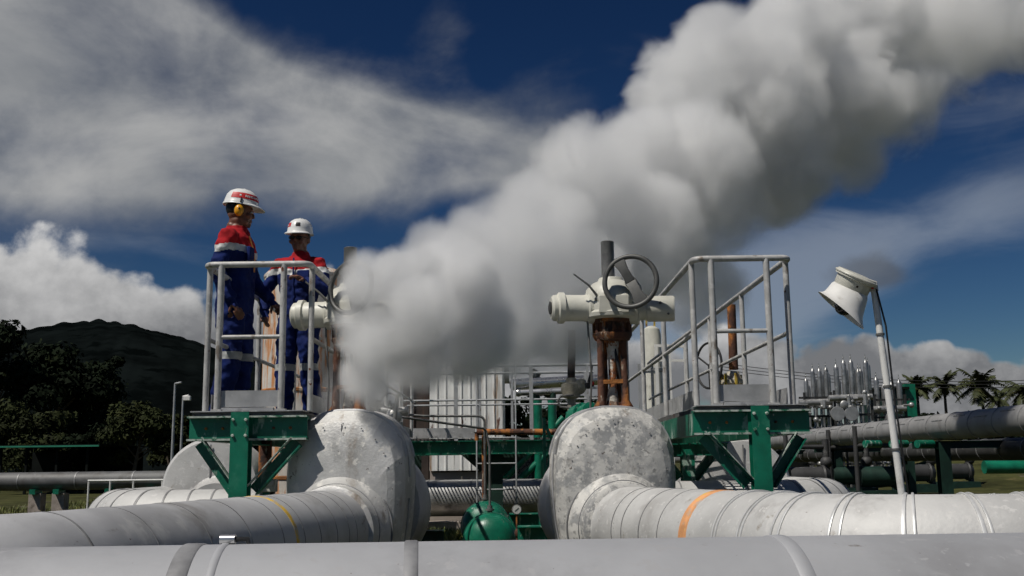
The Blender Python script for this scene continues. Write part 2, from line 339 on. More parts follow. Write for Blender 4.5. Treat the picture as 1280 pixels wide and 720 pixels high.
def clad_pipe(mb, path, r, seams, n=48, lip=0.005, w=0.012, m=0, ms=1, step=0.12):
    """jacketed pipe: sheets overlap at each seam, with a narrow lip of a second material"""
    L = plen(path); st = [(t, r) for t in np.arange(0, L, step)] + [(L, r)]
    mb.sweep([along(path, t) for t, _ in st], [q for _, q in st], n, True, m)
    for k, sm in enumerate(seams):
        t, wd, lp, mm = (sm + (ms,))[:4] if isinstance(sm, tuple) else (sm, w, lip, ms)
        a, b = max(0.001, t - wd / 2), min(L - .001, t + wd / 2)
        mb.sweep([along(path, a), along(path, a), along(path, (a+b)/2), along(path, b), along(path, b)] if False else [along(path, a), along(path, (a + b) / 2), along(path, b)], [r + lp * .8, r + lp, r + lp * .8], n, True, mm)
ZD = 1.44            # top of the walkway decks
SUN_H = V((-0.78, -0.62, 0)).normalized(); SUN_EL = R(57)
# ------------------------------------------------------------------ setting
mb = MB()
g = 90; xs = [-3000, -900, -300, -120, -60] + list(np.linspace(-40, 40, 41)) + [60, 120, 300, 900, 3000]
ys = [-200, -60, -20] + list(np.linspace(-8, 60, 35)) + [80, 140, 300, 900, 4000]
vs = [(x, y, (0.03 * mnoise.noise(V((x * .6, y * .6, 0))) if abs(x) < 41 and -9 < y < 61 else 0) - 0.02) for y in ys for x in xs]
nx = len(xs); fs = [(j * nx + i, j * nx + i + 1, (j + 1) * nx + i + 1, (j + 1) * nx + i) for j in range(len(ys) - 1) for i in range(nx - 1)]
mb.add(vs, fs); tag(mb.build('ground', 'ground_mix', org=(0, 0, 0)), kind='structure')

# forested hill on the left
ridge = [(-420, 470), (-200, 440), (-40, 428), (40, 420), (80, 414), (125, 409), (170, 413), (215, 423), (260, 436), (340, 460), (430, 490), (520, 520), (600, 550), (680, 575)]
mb = MB(); Y0 = 900.0; cols = 300; rows = 26
rx = [a for a, _ in ridge]; ry = [b for _, b in ridge]
vs = []
for j in range(rows):
    t = j / (rows - 1)
    for i in range(cols):
        px = -420 + 1100 * i / (cols - 1); py = float(np.interp(px, rx, ry))
        top = P(px, py, Y0); zt = max(top.z, 0)
        prof = math.sin(min(t / 0.7, 1) * PI / 2) if t < 0.7 else 1 - (t - 0.7) * 1.2
        y = Y0 - 420 + 600 * t; x = top.x * (0.55 + 0.45 * t / 0.7)
        z = zt * prof * (1 + 0.03 * mnoise.fractal(V((x * .006, y * .006, 1)), 1, 2, 4)) + 3.0 * abs(mnoise.noise(V((x * .10, y * .10, 5)))) * (1 if zt > 3 else 0)
        vs.append((x, y, z - 1))
mb.add(vs, [(j * cols + i, j * cols + i + 1, (j + 1) * cols + i + 1, (j + 1) * cols + i) for j in range(rows - 1) for i in range(cols - 1)])
tag(mb.build('hill', 'hill_forest', org=(0, Y0, 0), smooth=60), kind='structure')

# ------------------------------------------------------------------ foreground pipe
zt = 0.83
a = P(0, 685, 2.75); b = P(1280, 666, 3.0)
rF = 0.33
pa = V((a.x, a.y, a.z - rF)); pb = V((b.x, b.y, b.z - rF)); d = (pb - pa)
pa2 = pa - d * 0.8; pb2 = pb + d * 0.8
t = thing('insulated_pipe', 'large pale grey pipe running across the whole bottom of the picture', 'pipe', (pa2.x, pa2.y, 0))
mb = MB(); path = [pa2, pb2]; L = d.length; o0 = 0.8 * L
def fx(px): return o0 + L * px / 1280
clad_pipe(mb, path, rF, [], n=96)
mb.build('jacket', 'clad_front', t)
for px, wd, mt in ((225, 0.05, 'band_grey'), (262, 0.02, 'clad_front'), (487, 0.036, 'band_grey'), (950, 0.042, 'clad_front'), (1330, 0.042, 'seam'), (-150, .046, 'seam')):
    q = MB(); s0 = fx(px)
    q.sweep([along(path, s0 - wd / 2), along(path, s0 - wd / 2 + .004), along(path, s0 + wd / 2 - .004), along(path, s0 + wd / 2)], [rF + .001, rF + .004, rF + .004, rF + .001], 96, True)
    q.build('band', mt, t)
q = MB(); c = along(path, fx(268)) + V((0, .02, rF + .012)); q.tube(c - V((.03, 0, 0)), c + V((.01, 0, 0)), .013, 16); q.build('clamp_nut', 'silver', t)
q = MB(); q.sweep([c + V((.01, 0, 0)), c + V((.04, 0.01, 0)), c + V((.045, .01, -.03))], .007, 10); q.build('clamp_bolt', 'dark_steel', t)
# saddles that carry it
for sx in (-2.3, 0.2, 2.6):
    q = MB(); yy = pa.y + (sx - pa.x) / d.x * d.y
    q.box((sx, yy, 0.08), (0.2, 0.5, 0.2)); q.build('saddle', 'concrete', t)

# ------------------------------------------------------------------ steam lines through the two front valves
def arch_ring(w, z0, zt, n=56, pw=2.5):
    zc = zt - w * 1.08; hz = w * 1.08; out = []
    for k in range(n):
        a = 2 * PI * k / n + .001; ca, sa = math.cos(a), math.sin(a)
        x = math.copysign(abs(ca) ** (2 / pw), ca) * w; z = zc + math.copysign(abs(sa) ** (2 / pw), sa) * (hz if sa > 0 else zc - z0)
        out.append((x, z))
    return out
def old_ring(w, z0, zt, n=30, pw=2.35):
    pts = [(w, z0)]
    zs = zt - w * 1.0
    for k in range(n + 1):
        a = PI * k / n; ca, sa = math.cos(a), math.sin(a)
        x = math.copysign(abs(ca) ** (2 / pw), ca) * w; z = zs + (abs(sa) ** (2 / pw)) * (zt - zs)
        pts.append((x, z))
    pts.append((-w, z0))
    return pts
def arch_cover(mb, org, fdir, w, z0, zt, depth, ch=0.06, dent=0.011, seed=0, back_scale=1.0):
    """dented sheet metal hood: arch-shaped front face, chamfer, sides, back"""
    f = V(fdir).normalized(); x = V((-f.y, f.x, 0)); org = V(org)   # x: right-hand side seen from the front is -x
    base = arch_ring(w, z0, zt, 26); n = len(base); zc = (z0 + zt) / 2 - .1
    rings = [(0.12, -.045), (0.35, -.042), (0.6, -.03), (0.78, -.012), (0.88, .008), (0.895, 0.013), (1.0, ch + .02), (1.0, ch + .04), (1.0, depth * .5), (1.0, depth - ch), (back_scale * .93, depth)]
    vs = []
    for k, (s_, dp) in enumerate(rings):
        for (px, pz) in base:
            lx = px * s_; lz = zc + (pz - zc) * s_
            dd = dent * mnoise.noise(V((lx * 4 + seed, lz * 4, dp * 3))) + dent * .6 * mnoise.noise(V((lx * 11 + seed, lz * 11, dp * 9)))
            p = org - f * (dp + dd * (1 if k < 7 else .4)) + x * (lx * (1 + (0.0 if k < 6 else dd * 1.2))) ; p.z = lz + (dd if k > 5 else 0)
            vs.append(p)
    fs = [(k * n + i, k * n + (i + 1) % n, (k + 1) * n + (i + 1) % n, (k + 1) * n + i) for k in range(len(rings) - 1) for i in range(n)]
    fs += [tuple(range(n)), tuple(range(len(rings) * n - 1, (len(rings) - 1) * n - 1, -1))]
    mb.add(vs, fs); return f, x
# left line
ZP = 0.60; RP = 0.285
lf = V((-0.185, -1, 0)).normalized(); lo = V((P(425, 660, 7.55).x, 7.55, 0))
rf = V((0.15, -1, 0)).normalized(); ro = V((P(776, 660, 7.55).x, 7.55, 0))
def valve_hood(org, fdir, matn, label, seed, sc=1.0, zt=1.450, w=.475, rear_label=None):
    f = V(fdir)
    t = thing('insulated_valve_hood', label, 'valve hood', (org.x, org.y, 0), 'sheet metal hoods over the valves')
    x = V((-f.y, f.x, 0))
    q = MB(); arch_cover(q, org, f, w, 0.10, zt, 0.44, ch=.075, seed=seed); q.build('hood', matn, t, smooth=11)
    q = MB()   # standing seam down the face
    q.beam(org + f * .028 + V((0, 0, ZP + .38)), org + f * .0 + V((0, 0, zt - .10)),   .004, .006, f)
    q.build('seam', 'seam', t)
    for dx_ in (-.21, .21):      # panel straps over the hood
        q = MB(); rr_ = arch_ring(w, .10, zt); pts = [org - f * (.13 if dx_ < 0 else .33) + x * (a * 1.004) + V((0, 0, b + (.002 if b > .9 else 0))) for a, b in rr_[2:27]]
        q.sweep(pts, [(.014, .004)] * len(pts), 8); q.build('strap', 'clad', t)
    for k_ in range(9):         # rivets along the face seam and round the rim
        an_ = PI * (k_ + .5 + .3 * math.sin(k_ * 7 + seed)) / 9; q = MB(); q.ball(org + f * .012 + x * (w * .80 * math.cos(an_)) + V((0, 0, zt - w * 1.08 + w * .86 * math.sin(an_))), .0055, 8, 6); q.build('rivet', 'seam', t)
    q = MB()   # stepped rear drum round the flange
    b0 = org - f * .40
    q.lathe([(.30, 0), (.44, .01), (.47, .05), (.47, .22), (.43, .29), (.3, .30)], V((b0.x, b0.y, ZP + .14)) + x * (.03 if f.x < 0 else -.02), -f, 48)
    q.build('rear_drum', 'clad', t)
    q = MB()   # edge strip where hood and drum meet
    rr = arch_ring(w + .004, .10, zt + .004)
    xx = V((-f.y, f.x, 0)); pts = [org - f * .20 + xx * a + V((0, 0, b)) for a, b in rr]
    q.sweep(pts, .006, 6); q.build('lap_strip', 'clad', t)
    q = MB()   # conical collar where the pipe enters
    c0 = V((org.x, org.y, ZP)) + f * .0
    q.lathe([(RP + .10, -.02), (RP + .105, .005), (RP + .085, .05), (RP + .04, .10), (RP + .03, .20), (RP + .002, .215)], c0, f, 56)
    q.build('collar', matn, t, smooth=50)
    q = MB(); q.ring(c0 + f * .012, f, RP + .105, .007, 56, 8); q.ring(c0 + f * .10, f, RP + .04, .006, 56, 8); q.build('collar_seam', 'seam', t)
    return t
valve_hood(lo, lf, 'speckled', 'speckled grey metal hood with steam escaping on top, beside the workers\' platform', 3, w=.45)
valve_hood(ro, rf, 'flaked', 'metal hood with flaking white paint below the rust-stained valve', 11, w=.445)

pL = round_path([lo + V((0, 0, ZP)) + lf * .1, V((-1.93, 3.95, ZP)), V((-2.6, 2.6, ZP))], 1.5, 12)
pL = [lo + V((0, 0, ZP)) + lf * .1, V((P(0, 700, 3.9).x - .05, 3.9, ZP)), V((-4.2, 3.55, ZP))]
pL = round_path(pL, .5, 10)
t = thing('insulated_pipe', 'grey metal-clad pipe with a thin worn yellow ring', 'pipe', (pL[-1].x, pL[-1].y, 0), 'pipes with a painted ring')
mb = MB(); Lp = plen(pL)
sm = [.35, .5, .72, 1.25, (1.0, .01, .002), 1.55, 1.95, 2.38, 2.85, 3.3, 3.7]
clad_pipe(mb, pL, RP, sm, n=64, lip=.0025, w=.007)
mb.build('jacket', ['clad', 'seam'], t)
q = MB(); s0 = 1.36
q.sweep([along(pL, s0 - .022), along(pL, s0 - .02), along(pL, s0 + .02), along(pL, s0 + .022)], [RP, RP + .002, RP + .002, RP], 64); q.build('painted_ring', 'yellow_paint', t)
for k in (.9, 2.6):
    q = MB(); c = along(pL, k); q.box((c.x, c.y, .15), (.3, .25, .34)); q.build('saddle', 'concrete', t)

pR = round_path([ro + V((0, 0, ZP)) + rf * .1, V((1.62, 5.02, ZP)), V((2.6, 4.95, ZP)), V((6.5, 4.8, ZP))], 1.1, 14)
t = thing('insulated_pipe', 'pale metal-clad pipe with an orange smeared ring, curving to the right', 'pipe', (pR[-1].x, pR[-1].y, 0), 'pipes with a painted ring')
mb = MB()
sm = [.40, .55, .8, (1.05, .008, .002)] + [(1.70 + .25 * k + j_, .012, .010, 2) for k in range(7) for j_ in (0, .03)] + [3.30, 3.33, 3.62, 3.65, 3.95, 3.98, 4.5, 5.2]
clad_pipe(mb, pR, RP, sm, n=64, lip=.0025, w=.010, step=.06)
mb.build('jacket', ['clad_white', 'seam', 'band_light'], t)
q = MB(); s0 = 1.36
q.sweep([along(pR, s0 - .045), along(pR, s0 - .043), along(pR, s0 + .043), along(pR, s0 + .045)], [RP, RP + .002, RP + .002, RP], 64); q.build('painted_ring', 'orange_paint', t)
q = MB()
for k in range(140):   # rivet heads and droplets of sealant along the crown
    s0 = random.choice([3.31, 3.63, 3.96, random.uniform(2.8, 4.6)]); c = along(pR, min(s0, plen(pR) - .05)); an = random.gauss(0, .22)
    q.ball(c + V((0, math.sin(an) * RP, math.cos(an) * RP)), random.uniform(.003, .0065), 6, 4)
tag(q.build('sealant_drops', 'band_light', t), kind='stuff')
for k in (1.0, 3.2):
    q = MB(); c = along(pR, k); q.box((c.x, c.y, .15), (.3, .25, .34)); q.build('saddle', 'concrete', t)
# rear continuation of both lines to the cross header
for o, f, lab in ((lo, lf, 'short grey pipe leaving the back of the speckled valve hood'), (ro, rf, 'short grey pipe leaving the back of the flaking valve hood')):
    a = V((o.x, o.y, ZP + .06)) - f * .62; b = a - f * .36; e = V((b.x, b.y, -.1))
    t = thing('insulated_pipe', lab, 'pipe', (a.x, a.y, 0))
    mb = MB(); clad_pipe(mb, round_path([a, b, e], .3), .27, [.1, .2, .3, .4], n=40, step=.04); mb.build('jacket', ['clad', 'seam'], t)

# white side pipes that bend away behind the valves
for px0, px1, Yc, sgn, lab in ((330, 78, 8.9, -1, 'white insulated pipe bending away behind the pipe with the yellow ring'), (840, 1096, 8.9, 1, 'white insulated pipe bending away behind the pipe with the orange ring')):
    x0 = P(px0, 600, Yc).x; x1 = P(px1, 600, Yc).x - sgn * .0
    zc = P(640, 607, Yc).z - .27 + (.02 if sgn > 0 else .0)
    path = round_path([V((x0, Yc, zc)), V((x1 - sgn * .27, Yc, zc)), V((x1 - sgn * .27, Yc + 4.5, zc))], .85, 14)
    t = thing('insulated_pipe', lab, 'pipe', (x0, Yc, 0), 'white pipes behind the valves')
    L0 = plen(path); mb = MB(); run = abs(x1 - x0) - .27 - .85
    sms = [(run - .55, .012, .003, 1)] + [(run + .19 * k, .016, .004, 1) for k in range(-1, 8)]
    clad_pipe(mb, path, .27, sms, n=48, step=.06); mb.build('jacket', ['clad_white', 'seam'], t)
    for k in (.4, run + 2.4):
        q = MB(); c = along(path, k); q.box((c.x, c.y, (zc - .25) / 2), (.3, .25, zc - .22)); q.build('saddle', 'concrete', t)

# ------------------------------------------------------------------ motor-operated valves (tops)
def motor_valve(loc, label):
    t = thing('motor_valve', label, 'valve actuator', loc, 'motor actuators on the front valves')
    S = 0.0061
    o = V(loc)
    def p(dx, dy, y=0): return o + V((dx * S, y, dy * S))
    for dx, yy in ((-16, -.05), (13, -.05), (-10, .08), (8, .08)):
        q = MB(); 
        q.sweep([p(dx * 1.12, -6, yy * 1.1), p(dx * 1.1, 4, yy * 1.1), p(dx, 12, yy), p(dx * .98, 60, yy), p(dx * .95, 90, yy)], [.055, .048, .029, .025, .028], 12)
        q.build('yoke_leg', 'rust', t)
    q = MB(); q.sweep([p(-2, -6), p(-2, 12), p(-1, 30), p(0, 62), p(0, 92)], [.06, .045, .028, .036, .055], 14); q.build('stem', 'drip', t)
    q = MB(); rr_ = random.Random(5)
    q.lathe([(.15, -.06), (.14, -.01), (.10, .015), (.06, .03), (.05, .06)], o, (0, 0, 1), 24)
    q.v = [tuple(V(a) + V((mnoise.noise(V(a) * 30), mnoise.noise(V(a) * 30 + V((5, 0, 0))), mnoise.noise(V(a) * 25 + V((0, 5, 0))))) * .022) for a in q.v]
    q.build('gland_deposit', 'deposit', t)
    q = MB(); q.beam(p(-17, 34, -.06), p(14, 35, -.06), .025, .03); q.build('yoke_bar', 'rust_bright', t)
    q = MB(); q.sweep([p(2, 75, -.03), p(8, 40, -.05), p(11, 15, -.06)], .012, 8); q.build('drain_hose', 'black', t)
    q = MB(); q.lathe([(.07, 84 * S), (.130, 86 * S), (.150, 92 * S), (.150, 94 * S), (.125, 96 * S), (.125, 106 * S), (.15, 107 * S), (.165, 112 * S)], o, (0, 0, 1), 32)
    q.build('flange_drum', 'rust', t)
    for k in range(12):
        q = MB(); a = 2 * PI * k / 12; q.tube(o + V((.135 * math.cos(a), .135 * math.sin(a), 94 * S)), o + V((.135 * math.cos(a), .135 * math.sin(a), 107 * S)), .014, 8); q.build('flange_bolt', 'rust', t)
    q = MB(); q.lathe([(.17, 111 * S), (.21, 113 * S), (.215, 118 * S), (.20, 121 * S), (.20, 140 * S), (.19, 149 * S), (.14, 157 * S), (.10, 160 * S), (.09, 164 * S)], o, (0, 0, 1), 36)
    q.ball(p(-6, 137, -.09), (.115, .12, .10)); q.box(p(0, 127, -.12), (.22, .17, .13)); q.ball(p(12, 134, -.10), (.09, .10, .09))
    q.build('gear_housing', 'cream', t, bevel=.004)
    for k in range(10):
        q = MB(); a = 2 * PI * k / 10 + .1; c = o + V((.198 * math.cos(a), .198 * math.sin(a), 121.5 * S)); q.tube(c, c + V((0, 0, .016)), .011, 6); q.build('housing_bolt', 'cream', t)
    ax = V((-1, -.12, -.0)).normalized(); c0 = p(-20, 126, -.02)
    q = MB(); q.lathe([(.08, 0), (.105, .01), (.118, .02), (.118, .06), (.105, .07), (.10, .09), (.100, .24), (.118, .245), (.118, .285), (.10, .295), (.098, .325), (.08, .34)], c0, ax, 32)
    q.build('motor', 'cream', t)
    q = MB(); q.lathe([(.0, .335), (.045, .337), (.05, .352), (.02, .36)], c0, ax, 20); q.build('motor_cap', 'dark_steel', t)
    ax = V((1, -.16, -.02)).normalized(); c0 = p(18, 124, -.03)
    q = MB(); q.lathe([(.07, 0), (.095, .01), (.115, .03), (.115, .09), (.088, .10), (.085, .15), (.097, .16), (.097, .345), (.09, .36)], c0, ax, 32); q.build('switch_box', 'cream', t)
    q = MB(); q.ball(c0 + ax * .24 + V((-.0, -.10, .03)), .012, 10, 8); q.build('screw', 'grey_steel', t); q = MB(); q.ball(c0 + ax * .30 + V((-.0, -.085, -.05)), .009, 8, 6); q.build('screw', 'grey_steel', t)
    q = MB(); q.lathe([(.05, 160 * S), (.052, 163 * S), (.05, 164 * S), (.05, 209 * S), (.052, 210 * S), (.045, 211 * S)], p(-3, 0), (0, 0, 1), 24); q.build('stem_cover', 'grey_steel', t)
    # handwheel: faces the viewer, leaning a little
    hc = p(19, 151, -.30); hn = V((-.30, -1, .10)).normalized()
    q = MB(); q.ring(hc, hn, .192, .0195, 48, 12); w = q.build('handwheel', 'wheel_steel', t)
    xa = hn.cross(V((0, 0, 1))).normalized(); ya = xa.cross(hn).normalized()
    q = MB()
    for an, w0, w1 in ((R(62), .055, .075), (R(243), .065, .095)):
        dv = xa * math.cos(an) + ya * math.sin(an); sv = hn.cross(dv)
        vs = []
        for tt, ww, th in ((0, w0, .03), (.10, w0 * .95, .02), (.185, w1, .012)):
            for sg in (-1, 1):
                for hh in (-1, 1): vs.append(hc + dv * tt + sv * sg * ww / 1.6 + hn * (hh * th - (.03 if tt < .05 else .0)))
        fs = []
        for k in range(2):
            b = k * 4; fs += [(b, b + 4, b + 5, b + 1), (b + 1, b + 5, b + 7, b + 3), (b + 3, b + 7, b + 6, b + 2), (b + 2, b + 6, b + 4, b)]
        fs += [(0, 1, 3, 2), (8, 10, 11, 9)]
        q.add(vs, fs)
    s = q.build('spoke', 'wheel_steel', w, bevel=.004)
    q = MB(); q.tube(hc - hn * .005, hc - hn * .22, .045, 20); q.build('wheel_shaft', 'wheel_steel', t)
    q = MB(); q.sweep([p(-18, 136, -.16), p(-30, 150, -.2), p(-48, 164, -.2)], [.011, .008, .006], 8); q.ball(p(-20, 134, -.15), .018); q.build('clutch_lever', 'grey_steel', t)
    q = MB(); q.sweep([p(-22, 132, .05), p(-31, 118, -.05), p(-30, 92, -.05), p(-27, 40, -.03), p(-30, -6, 0)], .008, 8); q.build('cable', 'grey_steel', t)
    return t
vR = P(768, 515, 7.80); vL = P(438, 515, 7.86)
mv = motor_valve((vR.x, vR.y, 1.435), 'cream motor-driven valve actuator on rust-streaked legs')
dup(mv, V((vL.x, vL.y, 1.425)), 'cream motor-driven valve actuator half hidden in the steam beside the workers', rz=R(-14))

# ------------------------------------------------------------------ walkways (front platforms)
def walkway(xa, xb, yf, yb, pxc, label, inner_side, ra, rb, fa, fb):
    """xa..xb wide, from the front edge yf back to yb; deck top at ZD"""
    t = thing('access_platform', label, 'platform', ((xa + xb) / 2, yf, 0), 'raised access platforms')
    xc = (xa + xb) / 2; bw = .17
    q = MB(); q.ibeam((xa - .02, yf + .06, ZD - .115), (xb + .02, yf + .06, ZD - .115), .11, bw, .012, .012); q.build('front_beam', 'green', t)
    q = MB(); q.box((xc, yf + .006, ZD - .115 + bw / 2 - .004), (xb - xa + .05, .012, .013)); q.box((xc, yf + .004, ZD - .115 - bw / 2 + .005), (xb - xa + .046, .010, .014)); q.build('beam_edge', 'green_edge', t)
    for x in (xa + .04, xb - .04):
        q = MB(); q.channel((x, yf + .12, ZD - .12), (x, yb, ZD - .12), .08, .16, .01); q.build('side_beam', 'green', t)
    q = MB()
    y = yf + .02
    while y < yb:
        q.box((xc, y, ZD - .02), (xb - xa - .02, .007, .032)); y += .042
    for x in np.linspace(xa + .02, xb - .02, 5): q.box((x, (yf + yb) / 2, ZD - .018), (.008, yb - yf - .02, .026))
    q.build('deck_grating', 'grating', t, smooth=0)
    q = MB(); q.box((xc, yf + .10, ZD + .004), (xb - xa, .22, .008)); q.build('deck_nosing', 'galv', t)
    # posts with their knee braces
    for k, y in enumerate((yf - .02, yf + 2.9, yf + 5.8)):
        q = MB()
        px_ = pxc if k == 0 else xc
        q.ibeam((px_, y, -.02), (px_, y, ZD - .005 if k == 0 else ZD - .21), .125, .12, .011, .010, (0, 1, 0))
        if k == 0: q.box((px_, y - .062, (ZD - .005 - .02) / 2), (.127, .006, ZD + .012))
        po = q.build('support_post', 'green_clean' if k == 0 else 'green', t)
        for sg in (-1, 1):
            xe = xa + .05 if sg < 0 else xb - .05
            q = MB(); p0 = V((xe, y + .07, ZD - .215)); p1 = V((px_ + sg * .075, y + .07, ZD - .215 - .34)); 
            q.angle(p0, p1, .085, .01, (0, -1, 0)); b = q.build('knee_brace', 'green', t)
            q = MB(); dv = (p1 - p0).normalized(); nn = V((-dv.z, 0, dv.x)); nn = nn if nn.z > 0 else -nn
            q.beam(p0 + nn * .046 + V((0, -.035, 0)), p1 + nn * .046 + V((0, -.035, 0)), .06, .006, nn); q.build('brace_flange', 'green_edge', b)  # pale strip colours in the sunlit upper edge of the brace
        if k:
            q = MB(); q.ibeam((xa, y, ZD - .27), (xb, y, ZD - .27), .1, .12); q.build('cross_beam', 'green', t)
    for bx in (-.045, .045):
        for bz in (-.06, -.17):
            q = MB(); c = V((pxc + bx, yf - .085, ZD + bz)); q.lathe([(.012, .0), (.012, -.012), (.008, -.016)], c, (0, 1, 0), 6); q.build('bolt', 'green_edge', t)
    for bx in (xa + .1, xa + .22, xb - .22, xb - .1):
        q = MB(); q.lathe([(.011, .0), (.011, -.01), (.007, -.013)], (bx, yf + .055, ZD - .115), (0, 1, 0), 6); q.build('bolt', 'rust', t)
    # rails
    H = 1.075; hr = .022
    zt_ = ZD + H
    rail = round_path([V((ra, yb, zt_)), V((ra, yf + .03, zt_)), V((rb, yf + .03, zt_)), V((rb, yb, zt_))], .07, 6)
    q = MB(); q.sweep(rail, .023, 14); q.build('top_rail', 'rail', t)
    for x in (ra, rb):
        q = MB(); q.tube((x, yf + .17, ZD + .54), (x, yb, ZD + .54), .017); q.build('mid_rail', 'rail', t)
        q = MB(); q.box((x + (.02 if x < xc else -.02), (yf + .2 + yb) / 2, ZD + .075), (.006, yb - yf - .25, .13)); q.build('toe_board', 'galv', t)
        y = yf + .15
        while y < yb:
            q = MB(); q.tube((x, y, ZD + .01), (x, y, zt_), .022); q.build('rail_post', 'rail', t); y += 1.52
    fx0, fx1 = fa, fb
    for x in (fx0, fx1):
        q = MB(); q.tube((x, yf + .03, ZD + .008), (x, yf + .03, zt_), .024)
        q.box((x, yf + .03, ZD + .014), (.075, .06, .012)); q.build('rail_post', 'rail', t)
    q = MB(); q.tube((fx0, yf + .03, ZD + .54), (fx1, yf + .03, ZD + .54), .016); q.build('mid_rail', 'rail', t)
    q = MB(); q.box(((fx0 + fx1) / 2, yf + .045, ZD + .095), (fx1 - fx0 - .05, .006, .118)); q.build('toe_board', 'galv', t)
    q = MB(); q.box((xc - .02, yf + .05, ZD + .02), (fx1 - fx0 - .06, .05, .022)); q.build('toe_step', 'galv', t)
    return t
YF, YB = 7.45, 15.6
lx0, lx1 = P(238, 520, YF).x, P(379, 520, YF).x
rx0, rx1 = P(871, 515, YF).x, P(1010, 515, YF).x
walkway(lx0, lx1, YF, YB, P(303, 540, YF).x, 'raised platform with grey rails and green frame on which two workers stand', 1, lx0 + .06, lx1 + .015, P(270, 500, YF).x, P(350, 500, YF).x)
walkway(rx0, rx1, YF, YB, P(948, 540, YF).x, 'empty raised platform with grey rails and green frame by the tilted floodlight', -1, rx0 + .03, rx1 - .062, P(897, 500, YF).x, P(968, 500, YF).x)

# cross walkway at the back
xa, xb = P(498, 545, 15.7).x, rx0
t = thing('cross_walkway', 'grey railed walkway joining the two platforms in front of the white shed', 'walkway', ((xa + xb) / 2, 15.6, 0))
q = MB(); q.channel((xa, 15.66, ZD - .14), (xb, 15.66, ZD - .14), .08, .20, .012); q.build('front_beam', 'green', t)
q = MB(); q.channel((xa, 16.9, ZD - .14), (xb, 16.9, ZD - .14), .08, .20, .012); q.build('rear_beam', 'green', t)
q = MB(); x = xa
while x < xb:
    q.box((x, 16.28, ZD - .02), (.008, 1.3, .032)); x += .055
for y in (15.7, 16.1, 16.5, 16.88): q.box(((xa + xb) / 2, y, ZD - .018), (xb - xa, .008, .026))
q.build('deck_grating', 'grating', t, smooth=0)
q = MB(); q.box(((xa + P(594, 545, 15.6).x) / 2, 15.62, ZD + .075), (P(594, 545, 15.6).x - xa, .008, .15)); q.build('toe_board', 'galv', t)
for y, posts in ((15.64, (502, 570, 664, 735, 800)), (16.92, (515, 600, 640, 732))):
    for hz in (1.07, .56):
        q = MB(); q.tube((xa, y, ZD + hz), (xb, y, ZD + hz), .02 if hz > 1 else .016, 10); q.build('top_rail' if hz > 1 else 'mid_rail', 'rail_far', t)
    for px in posts:
        q = MB(); x = P(px, 500, y).x; q.beam((x, y, ZD - .05), (x, y, ZD + 1.07), .055 if px in (570, 664) else .04, .04, (0, 1, 0)); q.build('rail_post', 'rail_far', t)
x = P(618, 600, 15.7).x
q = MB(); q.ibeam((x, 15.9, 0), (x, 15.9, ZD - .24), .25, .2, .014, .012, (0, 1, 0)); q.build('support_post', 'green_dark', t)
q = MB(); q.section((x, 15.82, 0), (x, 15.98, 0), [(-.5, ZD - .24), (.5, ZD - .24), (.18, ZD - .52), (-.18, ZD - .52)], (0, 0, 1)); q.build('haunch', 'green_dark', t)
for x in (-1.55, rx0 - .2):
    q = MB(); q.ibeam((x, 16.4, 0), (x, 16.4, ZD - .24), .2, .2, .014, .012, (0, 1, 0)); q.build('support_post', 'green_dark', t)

# vertical ladder in front of it
t = thing('ladder', 'thin grey steel ladder up to the back walkway', 'ladder', (P(620, 600, 15.3).x, 15.3, 0))
xl, xr = P(596, 560, 15.3).x, P(645, 560, 15.3).x
for x in (xl, xr):
    q = MB(); q.sweep([(x, 15.3, .15), (x, 15.3, ZD + 1.1), (x - .02, 15.35, ZD + 1.18)], .012, 8); q.build('stringer', 'rail_far', t)
z = .32
while z < 1.5:
    q = MB(); q.tube((xl, 15.3, z), (xr, 15.3, z), .012, 8); q.build('rung', 'rail_far', t); z += .37
# rusty cross pipe
a, b = P(596, 540, 14.9), P(716, 540, 14.9)
q = MB(); q.sweep([a, V((a.x, 14.9, a.z)), b], .045, 14); q.tube(a, a + V((0, 0, -.12)), .03); q.tube(b, V((b.x, b.y, 0)), .035); q.tube(a + V((.1, .1, 0)), V((a.x + .1, a.y + .1, 0)), .035)
tag(q.build('rusty_pipe', 'rust'), 'rusty brown horizontal pipe beside the ladder top', 'pipe')
# ------------------------------------------------------------------ rear valves and hoods
def rear_hood(px, py, Y, w, label, seed):
    o = P(px, py, Y); zt = P(px, 547, Y).z
    t = thing('rear_valve_hood', label, 'valve hood', (o.x, Y, 0), 'smooth round hoods behind the platforms')
    q = MB(); f = V((0, -1, 0))
    zc = zt - w
    q.lathe([(w * .5, -.02), (w * .93, 0), (w, .05), (w, .5), (w * .96, .55), (w * .5, .56)], V((o.x, Y, zc)), (0, 1, 0), 56); q.build('hood', 'clad_white', t)
    q = MB(); q.lathe([(.30, -.25), (.31, -.2), (.36, -.03), (.40, -.01)], V((o.x + .12, Y, zc - .25)), (0, 1, 0), 40); q.build('collar', 'clad_white', t)
    q = MB(); q.beam((o.x, Y - .026, zc + .1), (o.x, Y - .026, zt - .07), .012, .012, (0, -1, 0)); q.build('seam', 'seam', t)
    q = MB(); q.box((o.x, Y + .28, (zc - w + .05) / 2), (.5, .4, zc - w + .09)); q.build('saddle', 'concrete', t)
    return zt
rear_hood(263, 600, 10.6, .50, 'smooth silver round hood left of the workers\' green platform post', 1)
rear_hood(930, 600, 10.6, .48, 'smooth silver round hood below the empty platform, striped by grating shadow', 2)

